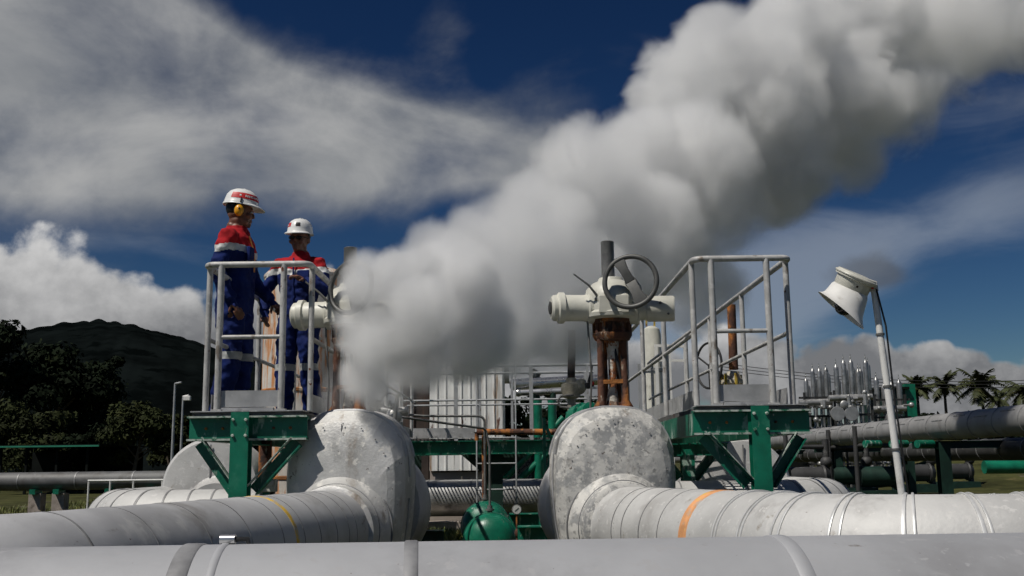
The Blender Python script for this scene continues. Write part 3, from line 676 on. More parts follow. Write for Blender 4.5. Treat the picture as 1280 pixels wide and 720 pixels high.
# gate valve with a bare rusty stem behind the empty platform
Yv = 10.9; b = P(917, 480, Yv)
t = thing('gate_valve', 'small hand valve with tall rusty stem behind the empty platform rails', 'valve', (b.x, Yv, 1.3))
q = MB(); q.sweep([P(917, 462, Yv), P(916, 430, Yv), P(914, 381, Yv)], [.05, .046, .046], 14); q.build('stem', 'rust', t)
q = MB(); q.lathe([(.10, -.26), (.10, -.1), (.17, -.09), (.17, -.03), (.11, -.02), (.10, .04), (.14, .05), (.14, .09), (.09, .10), (.06, .18)], P(917, 486, Yv), (0, 0, 1), 24); q.build('bonnet', 'beige_metal', t)
for k in range(8):
    q = MB(); a = 2 * PI * k / 8; c = P(917, 482, Yv) + V((.14 * math.cos(a), .14 * math.sin(a), 0)); q.tube(c, c + V((0, 0, .12)), .016, 6); q.build('bonnet_bolt', 'yellow_metal', t)
hc = P(886, 457, Yv - .1); hn = V((-1, -.42, 0)).normalized()
q = MB(); q.ring(hc, hn, .235, .013, 40, 8); w = q.build('handwheel', 'dark_steel', t)
q = MB()
for k in range(3):
    a = 2 * PI * k / 3 + .5; d = hn.cross(V((0, 0, 1))).normalized() * math.cos(a) + V((0, 0, 1)) * math.sin(a); q.tube(hc, hc + d * .235, .01, 8)
q.build('spoke', 'dark_steel', w)
q = MB(); q.tube(hc - hn * .02, P(912, 478, Yv), .02, 10); q.build('wheel_shaft', 'dark_steel', t)

# rust streaked tank behind the workers
Yt = 12.4; o = P(378, 500, Yt); zt = P(378, 338, Yt).z
t = thing('rusty_tank', 'pale upright tank with orange rust streaks behind the two workers', 'tank', (o.x, Yt, 0))
q = MB(); rt_ = M(50, Yt); q.lathe([(rt_, 0), (rt_, zt - .12), (rt_ * 1.02, zt - .11), (rt_ * 1.02, zt - .08), (rt_ * .9, zt - .02), (rt_ * .5, zt + .02), (.05, zt + .03)], (o.x, Yt, 0), (0, 0, 1), 40); q.build('shell', 'rust_white', t)
q = MB(); q.box((o.x, Yt, -.0), (rt_ * 2.3, rt_ * 2.3, .1)); q.build('foot_slab', 'concrete', t)
for z in (.9, 1.9):
    q = MB(); q.lathe([(rt_ + .001, z), (rt_ + .01, z + .01), (rt_ + .01, z + .04), (rt_ + .001, z + .05)], (o.x, Yt, 0), (0, 0, 1), 40); q.build('hoop', 'rust_bright', t)
# rusty riser and junction box behind the left platform post
o = P(331, 590, 9.6)
t = thing('rusty_riser', 'rusty upright pipe behind the knee brace of the workers\' platform', 'pipe', (o.x, 9.6, 0))
q = MB(); q.tube((o.x, 9.6, 0), (o.x, 9.6, 1.3), .06); q.lathe([(.06, .8), (.1, .81), (.1, .85), (.06, .86)], (o.x, 9.6, 0), (0, 0, 1), 16); q.build('riser', 'rust', t)
o = P(333, 607, 8.4)
t = thing('junction_box', 'small pale metal box beside the green post of the workers\' platform', 'box', (o.x, 8.4, o.z - .05))
q = MB(); q.box((o.x, 8.4, o.z), (.16, .1, .1)); q.build('box', 'cream', t, bevel=.006)
q = MB(); q.box((o.x, 8.345, o.z + .02), (.14, .012, .04)); q.build('lid', 'white_paint', t, bevel=.004)
q = MB(); q.beam((o.x, 8.4, 0), (o.x, 8.4, o.z - .05), .05, .05); q.build('stand', 'green', t)

# ------------------------------------------------------------------ back of the yard: shed, header, vessels
Ys = 18.2
x0, x1 = P(537, 500, Ys).x, P(628, 500, Ys).x; zt = P(590, 447, Ys).z
t = thing('metal_shed', 'white corrugated metal shed with rust streaks behind the walkway', 'shed', ((x0 + x1) / 2, Ys, 0))
def corr(mb, a, b, z0, z1, pitch=.15, dep=.018, nrm=None):
    a = V(a); b = V(b); d = (b - a); L = d.length; d.normalize(); n = nrm or V((d.y, -d.x, 0)); pts = []; s_ = 0
    while s_ < L - pitch:
        pts += [a + d * s_, a + d * (s_ + pitch * .74), a + d * (s_ + pitch * .80) + n * dep, a + d * (s_ + pitch * .93) + n * dep]; s_ += pitch
    pts += [a + d * s_, b]
    k = len(pts); vs = [(p.x, p.y, z) for z in (z0, z1) for p in pts] + [(p.x - n.x * .03, p.y - n.y * .03, z) for z in (z0, z1) for p in pts]
    fs = [(i, i + 1, k + i + 1, k + i) for i in range(k - 1)] + [(2 * k + i, 3 * k + i, 3 * k + i + 1, 2 * k + i + 1) for i in range(k - 1)]
    fs += [(k + i, k + i + 1, 3 * k + i + 1, 3 * k + i) for i in range(k - 1)] + [(i, 2 * k + i, 2 * k + i + 1, i + 1) for i in range(k - 1)]
    fs += [(0, k, 3 * k, 2 * k), (k - 1, 3 * k - 1, 4 * k - 1, 2 * k - 1)]
    mb.add(vs, fs)
xm = P(597, 500, Ys).x
for k, (a, b, off, lean) in enumerate(((x0, x0 + (x1 - x0) * .33, 0, 0), (x0 + (x1 - x0) * .335, x0 + (x1 - x0) * .66, -.035, .03), (x0 + (x1 - x0) * .665, x1, -.01, .05))):
    q = MB(); corr(q, (a, Ys + off, 0), (b, Ys + off, 0), .95, zt - .04 + lean); q.build('wall_sheet', 'shed_sheet', t, smooth=0)
q = MB(); corr(q, (x1 + .01, Ys + .0, 0), (x1 + .01, Ys + 2.2, 0), .95, zt, nrm=V((1, 0, 0))); q.build('side_sheet', 'shed_sheet', t, smooth=0)
q = MB(); q.box(((x0 + x1) / 2, Ys + 1.12, (zt + .9) / 2), (x1 - x0 - .04, 2.1, zt - .95)); q.build('inner_wall', 'brown_sheet', t)
q = MB(); q.section((x0 - .02, Ys - .05, zt + .01), (x0 - .02, Ys + 2.4, zt - .25), [(0, 0), (x1 - x0 + .14, 0), (x1 - x0 + .14, .02), (0, .02)][::-1]); 
q = MB(); vs = [(x0 - .03, Ys + .06, zt - .03), (x1 + .12, Ys + .06, zt - .03), (x1 + .12, Ys + 2.4, zt - .28), (x0 - .03, Ys + 2.4, zt - .28)]
q.add(vs + [(x, y, z + .03) for x, y, z in vs], [(0, 1, 2, 3), (7, 6, 5, 4), (0, 4, 5, 1), (1, 5, 6, 2), (2, 6, 7, 3), (3, 7, 4, 0)]); q.build('roof', 'galv', t)
q = MB(); q.box(((x0 + x1) / 2 - .1, Ys + .35, .48), (x1 - x0 - .2, .5, .96)); q.build('plinth_wall', 'beige_wall', t)
# brown cabinet on its left
xb0, xb1 = P(498, 500, Ys + .3).x, P(536, 500, Ys + .3).x; zb = P(520, 450, Ys + .3).z
t = thing('rusted_cabinet', 'dark brown rusted steel cabinet beside the white shed, veiled by steam', 'cabinet', ((xb0 + xb1) / 2, Ys + .3, 0))
q = MB(); q.box(((xb0 + xb1) / 2, Ys + .9, zb / 2), (xb1 - xb0, 1.1, zb)); q.build('body', 'brown_sheet', t, bevel=.01)
q = MB(); q.box(((xb0 + xb1) / 2, Ys + .33, zb / 2 + .4), (.012, .02, zb - 1)); q.build('door_edge', 'rust_brown', t)
q = MB(); q.box(((xb0 + xb1) / 2 - .05, Ys + .9, zb + .10), (.2, .3, .2)); q.ball(((xb0 + xb1) / 2 - .05, Ys + .9, zb + .24), (.14, .14, .1)); q.build('top_vent', 'rust_brown', t)
# cross header pipe
Yh = 17.3; zc = P(600, 622, Yh).z; rh = M(22, Yh)
t = thing('cross_header', 'dark shaded pipe with bright ridged cladding below the white shed', 'pipe', (0, Yh, 0))
q = MB(); pth = [V((-4.5, Yh, zc)), V((4.5, Yh, zc))]; clad_pipe(q, pth, rh, [(.3 + .7 * k, .03, .006) for k in range(13)], n=40); q.build('jacket', ['silver_dull', 'seam'], t)
q = MB()
for x in (-2.4, 0, 2.4): q.box((x, Yh, zc / 2 - .12), (.35, .3, max(.1, zc - rh + .24)))
q.build('saddle', 'concrete', t)
a, b = P(520, 652, 16.8), P(585, 652, 16.8)
q = MB(); q.box(((a.x + b.x) / 2, 16.9, .07), (b.x - a.x + .3, .35, .2)); tag(q.build('concrete_kerb', 'concrete', bevel=.01), 'rough pale concrete kerb under the dark cross pipe', 'kerb')
# stone wall
a, b = P(618, 600, 21), P(712, 600, 21)
q = MB(); q.box(((a.x + b.x) / 2, 21.2, .65), (b.x - a.x, .4, 1.3)); tag(q.build('stone_wall', 'stone_wall'), 'grey rubble stone wall behind the green diagonal pipes', 'wall')
# green diagonal pipes (pipe rack bracing)
t = thing('green_brace_frame', 'green pipe frame with two diagonal tubes near the stone wall', 'frame', (P(650, 600, 18.5).x, 18.5, 0))
for p0, p1 in (((622, 608), (668, 560)), ((648, 600), (690, 562))):
    q = MB(); a, b = P(p0[0], p0[1], 18.6), P(p1[0], p1[1], 18.6); q.sweep([V((a.x - .25, 18.6, 0)), a, b, b + (b - a) * .8], .06, 12); q.build('diagonal_tube', 'green_clean', t)
for px in (672, 690):
    q = MB(); a = P(px, 500, 18.6); q.tube((a.x, 18.6, 0), (a.x, 18.6, P(px, 498, 18.6).z), .075); q.build('upright', 'green_clean', t)
# silver pipes on the right of the shed
for (p0, p1, r, lab, grp) in (((640, 481), (760, 474), 7, 'thick silver horizontal pipe right of the white shed', None), ((648, 491), (720, 488), 4, 'thin silver horizontal pipe right of the white shed', None)):
    a, b = P(*p0, 20.5), P(*p1, 20.5 + (1 if r == 7 else 0)); t = thing('silver_pipe', lab, 'pipe', (a.x, 20.5, a.z))
    q = MB(); q.sweep([a, b], M(r, 20.5), 20); 
    if r == 4: q.ball(a, M(5, 20.5))
    q.build('jacket', 'silver', t)
    q = MB()
    for k in (.25, .6):
        c = a.lerp(b, k); q.tube(c, V((c.x, c.y, 0)), .06)
    q.build('support', 'green_dark', t)
# small valve with a rusty stem, middle
Ym = 12.5; o = P(714, 484, Ym)
t = thing('gate_valve', 'small beige valve with tall brown stem left of the rust-streaked actuator', 'valve', (o.x, Ym, .8))
q = MB(); q.tube(P(714, 474, Ym), P(715, 413, Ym), .046); q.build('stem', 'rust_brown', t)
q = MB(); q.lathe([(.05, -.32), (.05, -.14), (.11, -.12), (.11, -.08), (.125, -.04), (.12, .03), (.07, .06), (.06, .11)], o, (0, 0, 1), 24); q.ball(o + V((.10, -.02, -.0)), (.08, .08, .09)); q.ball(o + V((.13, -.05, .05)), (.05, .05, .05)); q.build('gear_head', 'beige_metal', t)
q = MB(); q.tube(o + V((0, 0, -.3)), V((o.x, Ym, .5)), .06); q.lathe([(.16, -.55), (.16, -.5)], o); q.build('body', 'grey_steel', t)
q = MB(); q.sweep([o + V((.02, -.1, -.1)), o + V((-.13, -.12, -.11)), o + V((-.17, -.12, -.17)), o + V((-.14, -.12, -.24)), o + V((.05, -.15, -.26)), o + V((.3, -.3, -.27))], .014, 8); q.build('conduit', 'grey_steel', t)
q = MB(); a = P(737, 482, Ym - .2); q.box(a, (.10, .1, .07)); q.build('switch', 'black', t, bevel=.01)
q = MB(); q.ball(a + V((.03, -.06, .02)), .024, 10, 8); q.build('button', 'red_paint', t)
q = MB(); q.box(a + V((.05, -.05, -.03)), (.075, .012, .03)); q.build('plate', 'white_paint', t)
q = MB(); q.sweep([P(736, 478, Ym - .2), P(739, 465, Ym - .2), P(740, 457, Ym - .2)], [.02, .014, .012], 8); q.build('lever', 'black', t)
Yg = 9.3; o = P(730, 523, Yg)
t = thing('green_gearbox', 'bright green bolted gearbox partly behind the flaking valve hood', 'gearbox', (o.x, Yg, .9))
q = MB(); q.lathe([(.06, -.13), (.12, -.12), (.14, -.08), (.14, .02), (.115, .03), (.115, .12), (.06, .14)], o, (.6, -.8, .25), 24); q.box(o + V((0, .15, -.3)), (.14, .2, .5)); q.build('casing', 'green_clean', t)
q = MB()
for k in range(10):
    a = 2 * PI * k / 10; ax = V((.6, -.8, .25)).normalized(); x = ax.cross(V((0, 0, 1))).normalized(); y = x.cross(ax)
    c = o + (x * math.cos(a) + y * math.sin(a)) * .125 - ax * .1; q.tube(c, c + ax * .13, .014, 8)
q.build('bolt', 'green_clean', t)
# small green frame to the left of it
t = thing('hose_bracket', 'small bright green angle bracket left of the flaking valve hood', 'bracket', (P(690, 560, 12).x, 12, 0))
q = MB()
for a, b in (((680, 522), (681, 588)), ((690, 560), (684, 588)), ((682, 532), (694, 560)), ((680, 560), (706, 560)), ((706, 560), (684, 588))):
    q.beam(P(*a, 12), P(*b, 12), .035, .035)
q.beam(P(681, 588, 12), P(681, 588, 12) * 1 - V((0, 0, P(681, 588, 12).z)), .04, .04)
q.build('bracket', 'green_clean', t)
# green drain vessels
def vessel(px, py, Y, r, ln, label, m):
    o = P(px, py, Y)
    t = thing('drain_vessel', label, 'vessel', (o.x, Y, 0), 'green drain vessels')
    q = MB(); q.lathe([(.02, 0), (r * .45, .02), (r * .75, .06), (r * .93, .12), (r, .19), (r, .19 + ln), (r * .8, .3 + ln), (.05, .38 + ln)], V((o.x, Y, o.z)), (0, 1, 0), 40); q.build('shell', m, t)
    q = MB(); q.lathe([(r + .001, .2), (r + .012, .205), (r + .012, .235), (r + .001, .24)], V((o.x, Y, o.z)), (0, 1, 0), 40); q.build('girth_band', m, t)
    q = MB(); q.box((o.x, Y + .3, o.z / 2 - .02), (r * 1.5, .2, o.z)); q.build('saddle', 'green_dark', t)
    q = MB(); q.tube((o.x, Y + .25, o.z + r - .02), (o.x, Y + .25, o.z + r + .09), .03); q.lathe([(.05, r + .03), (.05, r + .05)], (o.x, Y + .25, o.z)); q.build('nozzle', 'grey_steel', t)
    return V((o.x, Y + .25, o.z + r + .08))
n1 = vessel(612, 677, 12.0, .30, .5, 'front rounded bright green vessel lying between the two hoods', 'green_clean')
n2 = vessel(606, 659, 13.6, .31, .6, 'rear paler green vessel lying behind the bright green one', 'green')
q = MB(); q.sweep(round_path([n2, V((n2.x, n2.y, P(606, 520, 13.8).z)), P(530, 520, 13.8), P(490, 517, 13.8)], .08, 5), .016, 10)
tag(q.build('instrument_tube', 'grey_steel'), 'thin grey tube rising from the rear green vessel and bending left', 'tube')
a = P(490, 517, 11); 
q = MB(); q.sweep(round_path([n1, P(612, 560, 12.3), P(607, 536, 12.3), P(470, 517, 11.3)], .06, 5), .014, 10)
tag(q.build('instrument_tube', 'grey_steel'), 'thin grey tube rising from the front green vessel and slanting left', 'tube')
o = P(646, 637, 11.6)
t = thing('pressure_gauge', 'small round pressure gauge on a stem right of the green vessels', 'gauge', (o.x, 11.6, 0))
q = MB(); q.lathe([(.05, .03), (.055, .0), (.055, -.02), (.047, -.022)], o, (0, 1, 0), 28); q.build('case', 'grey_steel', t)
q = MB(); q.lathe([(.046, -.019), (.046, -.0245)], o, (0, 1, 0), 28); f_ = q.build('dial', 'gauge_face', t)
q = MB(); q.beam(o + V((-.02, -.027, -.015)), o + V((.02, -.027, .02)), .005, .003, (0, 1, 0)); q.build('needle', 'black', f_)
q = MB(); q.tube(o + V((0, 0, -.05)), V((o.x, 11.6, 0)), .012); q.ball(o + V((0, 0, -.25)), (.03, .03, .05)); q.build('stem', 'rust', t)
for (px, py, w, Y, lab) in ((668, 671, .36, 11.5, 'low pale green steel plate right of the pressure gauge'), (655, 653, .40, 14.2, 'green steel beam lying behind the pressure gauge'), (540, 672, .28, 12.5, 'dark green steel block by the foot of the speckled hood')):
    o = P(px, py, Y); t = thing('green_skid', lab, 'steel beam', (o.x, Y, 0), 'green steel bases on the ground')
    q = MB(); q.ibeam((o.x - w / 2, Y, max(.1, o.z) - .02), (o.x + w / 2, Y, max(.1, o.z) - .02), .24, max(.14, o.z * 1.0)); q.build('beam', 'green' if px != 540 else 'green_dark', t)
    q = MB(); q.box((o.x, Y, .03), (w * .6, .2, .1)); q.build('foot', 'green_dark', t)

# small valve cluster right of the speckled hood (mostly in steam)
o = P(492, 520, 10)
t = thing('small_valve', 'small grey tangle of valve and tubing behind the speckled hood', 'valve', (o.x, 10, .7))
q = MB(); q.tube((o.x, 10, .7), (o.x, 10, o.z + .1), .045); q.ball(o, (.08, .08, .09)); q.tube(o + V((-.12, 0, .05)), o + V((.14, 0, .05)), .04); q.lathe([(.07, -.1), (.09, -.09), (.09, -.06)], o); q.build('body', 'silver_dull', t)
q = MB(); q.sweep(round_path([o + V((.05, -.1, .2)), o + V((.02, -.1, -.05)), o + V((.14, -.12, -.3)), P(512, 640, 9.8)], .1, 5), .02, 8); q.build('hose', 'grey_steel', t)
q = MB(); q.ring(o + V((-.03, -.1, .14)), (.2, -1, .1), .07, .008, 24, 6); q.tube(o + V((-.03, -.1, .14)), o, .01); q.build('handwheel', 'dark_steel', t)

# white vertical vessels right of the actuator
for px, w, Y, top, lab in ((817, 12, 18.0, 408, 'tall pale vertical vessel behind the empty platform, nearest the actuator'), ):
    o = P(px, 500, Y); zt = P(px, top, Y).z; r = M(w, Y)
    t = thing('vertical_vessel', lab, 'vessel', (o.x, Y, 0))
    q = MB(); q.lathe([(r * 1.1, 0), (r, .02), (r, zt - .15), (r * .85, zt - .05), (r * .4, zt), (.02, zt + .01)], (o.x, Y, 0), (0, 0, 1), 32); q.build('shell', 'cream', t)
    q = MB(); q.lathe([(r + .001, zt - .8), (r + .02, zt - .79), (r + .02, zt - .74), (r + .001, zt - .73)], (o.x, Y, 0), (0, 0, 1), 32); q.build('hoop', 'galv', t)
    q = MB()
    for a, b in (((796, 408), (796, 352)), ((818, 408), (818, 352)), ((796, 356), (828, 360)), ((796, 372), (828, 376)), ((808, 408), (808, 354)), ((828, 408), (828, 360)), ((796, 390), (828, 392))):
        q.beam(P(*a, Y), P(*b, Y), .03, .03, (0, 1, 0))
    q.build('top_railing', 'yellow_metal', t)
# pale railing behind the empty platform
Y = 17.5
t = thing('guard_rail', 'pale steel guard rail behind the left side of the empty platform', 'railing', (P(840, 500, Y).x, Y, 0))
for a, b in (((818, 432), (858, 433)), ((818, 450), (858, 451))):
    q = MB(); q.beam(P(*a, Y), P(*b, Y), .045, .035, (0, 1, 0)); q.build('rail', 'white_paint', t)
for px in (820, 836, 856):
    q = MB(); a = P(px, 432, Y); q.beam(a, V((a.x, Y, 0)), .05, .04, (0, 1, 0)); q.build('post', 'white_paint', t)
# ------------------------------------------------------------------ tilted floodlight on the right
Yl = 6.35
b = P(1128, 622, Yl); tp = P(1092, 358, Yl)
dirp = (tp - b).normalized(); base = b - dirp * (b.z / dirp.z)
t = thing('floodlight', 'tilted pale pole carrying a white flared floodlight behind the curving pipe', 'floodlight', (base.x, Yl, 0))
q = MB(); q.sweep([base, base + dirp * .4, tp - dirp * .02], [.030, .023, .020], 16); q.build('pole', 'white_paint', t)
q = MB(); q.sweep([tp + V((.005, -.03, -.02)), tp - dirp * .25 + V((.035, -.02, 0)), tp - dirp * .6 + V((.03, -.015, 0)), base + dirp * .35 + V((.034, -.015, 0))], .006, 6); q.build('cable', 'black', t)
for kk_ in (.3, .62, 1.0):
    q = MB(); c_ = tp - dirp * kk_; q.lathe([(.023, -.008), (.0265, -.006), (.0265, .006), (.023, .008)], c_, dirp, 14); q.build('pole_clip', 'grey_steel', t)
hp = P(1070, 351, Yl); ax = (P(1053, 392, Yl) - P(1071, 346, Yl)); ax = V((ax.x, .085, ax.z)).normalized()
q = MB(); q.sweep([tp - dirp * .03, tp + dirp * .012, P(1084, 354, Yl), P(1074, 349, Yl)], [.026, .028, .030, .03], 14); q.build('arm', 'cream', t)
o = P(1071, 345, Yl)
q = MB(); q.lathe([(.05, -.015), (.118, -.012), (.128, .0), (.128, .022), (.112, .026), (.108, .09), (.10, .10)], o, ax, 36); hsg = q.build('lamp_housing', 'cream', t)
n1s = ax; c1s = o + ax * .085
n2s = V((-.66, .22, -.72)).normalized(); c2s = P(1051, 388, Yl)
q = MB(); nn_ = 48; vs = []
prof_ = [(0, .108), (.12, .118), (.3, .124), (.5, .130), (.7, .138), (.85, .152), (1.0, .176)]
rings_ = prof_ + [(u_ - .015, r_ - .005) for u_, r_ in prof_[::-1]]
for u_, r_ in rings_:
    nv_ = n1s.lerp(n2s, max(0, u_)).normalized(); cc_ = c1s.lerp(c2s, max(0, u_)); xx_ = nv_.cross(V((0, 1, 0))).normalized(); yy_ = nv_.cross(xx_)
    for j in range(nn_):
        a_ = 2 * PI * j / nn_; vs.append(cc_ + xx_ * (r_ * math.cos(a_)) + yy_ * (r_ * math.sin(a_)))
q.add(vs, [(i * nn_ + j, i * nn_ + (j + 1) % nn_, (i + 1) * nn_ + (j + 1) % nn_, (i + 1) * nn_ + j) for i in range(len(rings_) - 1) for j in range(nn_)])
q.build('lamp_shade', 'white_paint', t)
q = MB(); q.ball(c1s.lerp(c2s, .80) + V((.01, .0, .0)), (.06, .06, .06)); q.build('bulb', 'glass_dark', t)
q = MB(); c = o + ax * .075 + V((.100, -.055, 0.0)); q.box(c, (.05, .02, .03), Matrix.Rotation(.5, 3, 'Y')); q.build('red_tag', 'red_paint', hsg, bevel=.004)
q = MB()
for k in range(3): q.ball(o + ax * .115 + V((.115 - k * .05, -.07 - k * .025, .03 - .006 * k)), .008, 8, 6)
q.build('screw', 'rust', hsg)
q = MB(); q.ring(o + ax * .005, ax, .128, .008, 36, 8); q.build('clasp_ring', 'cream', hsg)

# ------------------------------------------------------------------ grey header pipes on the right, running away from the viewer
def far_pipe(p_near, p_far, Yn, rp_near, label, m, supports=True):
    a = P(*p_near, Yn); b = V((a.x + .0, 56, a.z))
    r = M(rp_near, Yn)
    t = thing('header_pipe', label, 'pipe', (a.x, Yn, 0), 'big grey header pipes on the right')
    q = MB(); clad_pipe(q, [V((a.x, Yn - 6, a.z)), b], r, [(.4 + 1.05 * k, .03, .012) for k in range(52)], n=40, step=.5); q.build('jacket', [m, 'seam'], t)
    q = MB(); s_ = Yn - 5.6; k = 0
    while s_ < 54:       # lap joint of every sheet, at changing clock positions
        an = .45 + .25 * (k % 2); c = V((a.x - math.cos(an) * (r + .002), s_ + .5, a.z + math.sin(an) * (r + .002))); q.box(c, (.012, .55, .022)); s_ += 1.05; k += 1
    q.build('lap_joint', 'seam', t)
    return t, a, r
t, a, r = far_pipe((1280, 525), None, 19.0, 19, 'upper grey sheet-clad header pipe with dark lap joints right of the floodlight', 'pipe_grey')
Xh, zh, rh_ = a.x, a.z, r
t2, a2, r2 = far_pipe((1280, 561), None, 22.0, 14, 'lower darker header pipe in the shade under the grey clad one', 'pipe_dark')  # shade below the upper pipe is put into this darker material
t = thing('pipe_rack', 'dark green steel rack carrying the big grey header pipes', 'pipe rack', (Xh, 22, 0))
for y in (16, 22.6, 30, 38, 47):
    for x in (Xh - .05,):
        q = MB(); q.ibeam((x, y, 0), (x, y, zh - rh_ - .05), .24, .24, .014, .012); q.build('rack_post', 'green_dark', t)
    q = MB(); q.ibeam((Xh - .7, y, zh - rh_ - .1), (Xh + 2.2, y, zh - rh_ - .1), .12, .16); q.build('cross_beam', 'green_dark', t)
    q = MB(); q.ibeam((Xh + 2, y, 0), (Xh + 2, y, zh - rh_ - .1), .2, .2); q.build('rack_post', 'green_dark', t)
for px, y in ((1085, 24), (1118, 23), (1150, 22.4)):
    q = MB(); a = P(px, 555, y); q.tube(a + V((-.1, -.1, 0)), a + V((.30, .1, 0)), .085); q.build('pipe_shoe', 'green', t)
o = P(1230, 584, 17)
q = MB(); q.tube(o, o + V((2.4, 0, -.02)), M(8, 17), 20); q.build('stub_pipe', 'green_clean', t)

# silencer stacks and small piping behind the header (far right)
def bundle(px0, px1, topy, boty, Y, n, label, rows=2):
    o = P((px0 + px1) / 2, boty, Y)
    t = thing('relief_stack', label, 'vent stack', (o.x, Y, 0), 'silver vent stacks')
    for r_ in range(rows):
        for k in range(n):
            px = px0 + (px1 - px0) * (k + .5) / n + r_ * 3; tp_ = P(px, topy + random.uniform(-9, 9) - k * 1.5 + r_ * 6, Y + r_ * .9); w = M((px1 - px0) / n * .34, Y)
            zt = tp_.z; z1 = P(px, topy + 34, Y).z; x, y = tp_.x, Y + r_ * .9
            q = MB(); q.lathe([(w * .7, .0), (w * .7, z1 - 1.2), (w * 1.25, z1 - 1.15), (w * 1.25, z1 - 1.05), (w * .6, z1 - 1.0), (w * .6, z1 - .3), (w * 1.1, z1 - .25), (w * 1.1, z1 - .1), (w * .8, z1 - .05), (w, z1 + .1), (w, zt - .16), (w * .9, zt - .08), (w * .5, zt - .03), (w * .3, zt), (w * .25, zt + .02)], (x, y, 0), (0, 0, 1), 14); s_ = q.build('silencer', 'silver_worn', t)
            q = MB(); q.tube((x, y, zt), (x, y, zt + .22), w * .14, 6); q.ball((x, y, zt + .1), w * .3, 8, 6); q.build('tip', 'silver_dull', s_)
    q = MB()
    for zz in (.9, 1.9, 2.7, 3.4): q.beam((P(px0, 500, Y).x - .2, Y - .25, zz), (P(px1, 500, Y).x + .2, Y - .25, zz), .06, .08)
    for px in (px0, px1): q.beam((P(px, 500, Y).x, Y - .3, 0), (P(px, 500, Y).x, Y - .3, 3.6), .08, .08)
    q.build('frame', 'dark_steel', t)
    q = MB(); q.sweep([P(px0 - 4, topy + 38, Y - .4), P(px1 + 4, topy + 36, Y - .4)], M(4, Y), 12); q.build('manifold', 'silver_dull', t)
    rnd = random.Random(int(px0))
    for k in range(24):
        q = MB()
        a = V((P(rnd.uniform(px0, px1), 500, Y).x, Y - rnd.uniform(.2, .9), rnd.uniform(.5, 3.3))); b2 = a + rnd.choice([V((rnd.uniform(-.5, .5), 0, 0)), V((0, 0, rnd.uniform(-.7, .7)))])
        q.tube(a, b2, rnd.uniform(.03, .08), 8); q.ball(b2, rnd.uniform(.05, .12), 8, 6)
        q.build('small_piping', 'silver_dull', t)
bundle(1003, 1036, 466, 560, 40, 4, 'silver vent stack cluster closest to the empty platform rails')
bundle(1040, 1086, 460, 560, 39, 5, 'tallest silver vent stack cluster, in the middle of the three')
bundle(1090, 1128, 474, 560, 42, 4, 'short silver vent stubs beside the dark green cabin', rows=1)
o = P(1118, 500, 45)
t = thing('green_cabin', 'dark green sheet metal cabin behind the floodlight pole', 'cabin', (o.x, 45.5, 0))
x0, x1 = P(1098, 500, 45).x, P(1132, 500, 45).x; zt = P(1118, 487, 45).z
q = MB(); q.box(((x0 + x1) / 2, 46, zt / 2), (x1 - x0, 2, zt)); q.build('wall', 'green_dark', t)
q = MB(); q.box(((x0 + x1) / 2, 46, zt + .06), (x1 - x0 + .3, 2.3, .1)); q.build('roof', 'roof_dark', t)
q = MB(); q.box((x1 + .25, 45.2, zt * .53), (.45, .3, zt * 1.06)); q.build('corner_panel', 'green_clean', t)
# twin disc marker
o = P(1056, 517, 30)
t = thing('twin_disc_marker', 'two pale round discs side by side on a thin post', 'sign', (o.x, 30, 0))
for s_ in (-1, 1):
    q = MB(); q.lathe([(.20, -.015), (.21, 0), (.21, .015)], o + V((s_ * .2, 0, 0)), (0, 1, 0), 24); q.build('disc', 'silver_dull', t)
q = MB(); q.ball(o + V((0, 0, .26)), (.12, .05, .12)); q.build('disc', 'silver_dull', t)
q = MB(); q.beam(o + V((0, .03, .2)), V((o.x, 30.03, 0)), .05, .05); q.build('post', 'dark_steel', t)
# dark piping under the rack
rnd = random.Random(3)
for k, (px, py, Y, lab) in enumerate(((1010, 590, 28, 'dark pump skid under the header pipes nearest the empty platform'), (1062, 592, 30, 'dark pump skid under the header pipes left of the floodlight pole'), (1098, 592, 27, 'dark pump skid right behind the floodlight pole foot'), (1145, 590, 33, 'dark pump skid between the floodlight pole and the rack post'), (1195, 592, 36, 'dark pump skid at the grassy bank under the header pipes'))):
    o = P(px, py, Y); t = thing('pump_skid', lab, 'pump', (o.x, Y, 0), 'dark pump skids under the header pipes')
    q = MB(); q.box((o.x, Y, .15), (1.3, .8, .25)); q.build('base', 'green_dark', t)
    q = MB(); q.tube((o.x - .5, Y, .62), (o.x + .35, Y, .62), .26, 20); q.lathe([(.3, 0), (.32, .05), (.2, .2)], (o.x + .35, Y, .62), (1, 0, 0), 20); q.build('motor', rnd.choice(['pipe_dark', 'pipe_dark', 'green_dark']), t)
    q = MB(); q.tube((o.x + .5, Y, .2), (o.x + .5, Y, 1.6), .09); q.tube((o.x - .6, Y - .2, .2), (o.x - .6, Y - .2, 1.9), .06); q.tube((o.x - .6, Y - .2, 1.4), (o.x + .5, Y, 1.4), .06); q.ball((o.x + .5, Y, 1.0), .16); q.build('piping', 'pipe_dark', t)
# dark low building behind them to close the view
o = P(1060, 560, 52)
t = thing('pump_house', 'long dark pump house in the shade behind the header pipes', 'building', (o.x, 54, 0))
xa_, xb_ = P(985, 560, 52).x, P(1150, 560, 52).x
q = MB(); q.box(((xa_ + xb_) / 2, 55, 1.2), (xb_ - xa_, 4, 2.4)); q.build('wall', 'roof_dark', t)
q = MB(); q.box(((xa_ + xb_) / 2, 55, 2.48), (xb_ - xa_ + .6, 4.6, .14)); q.build('roof', 'green_dark', t)
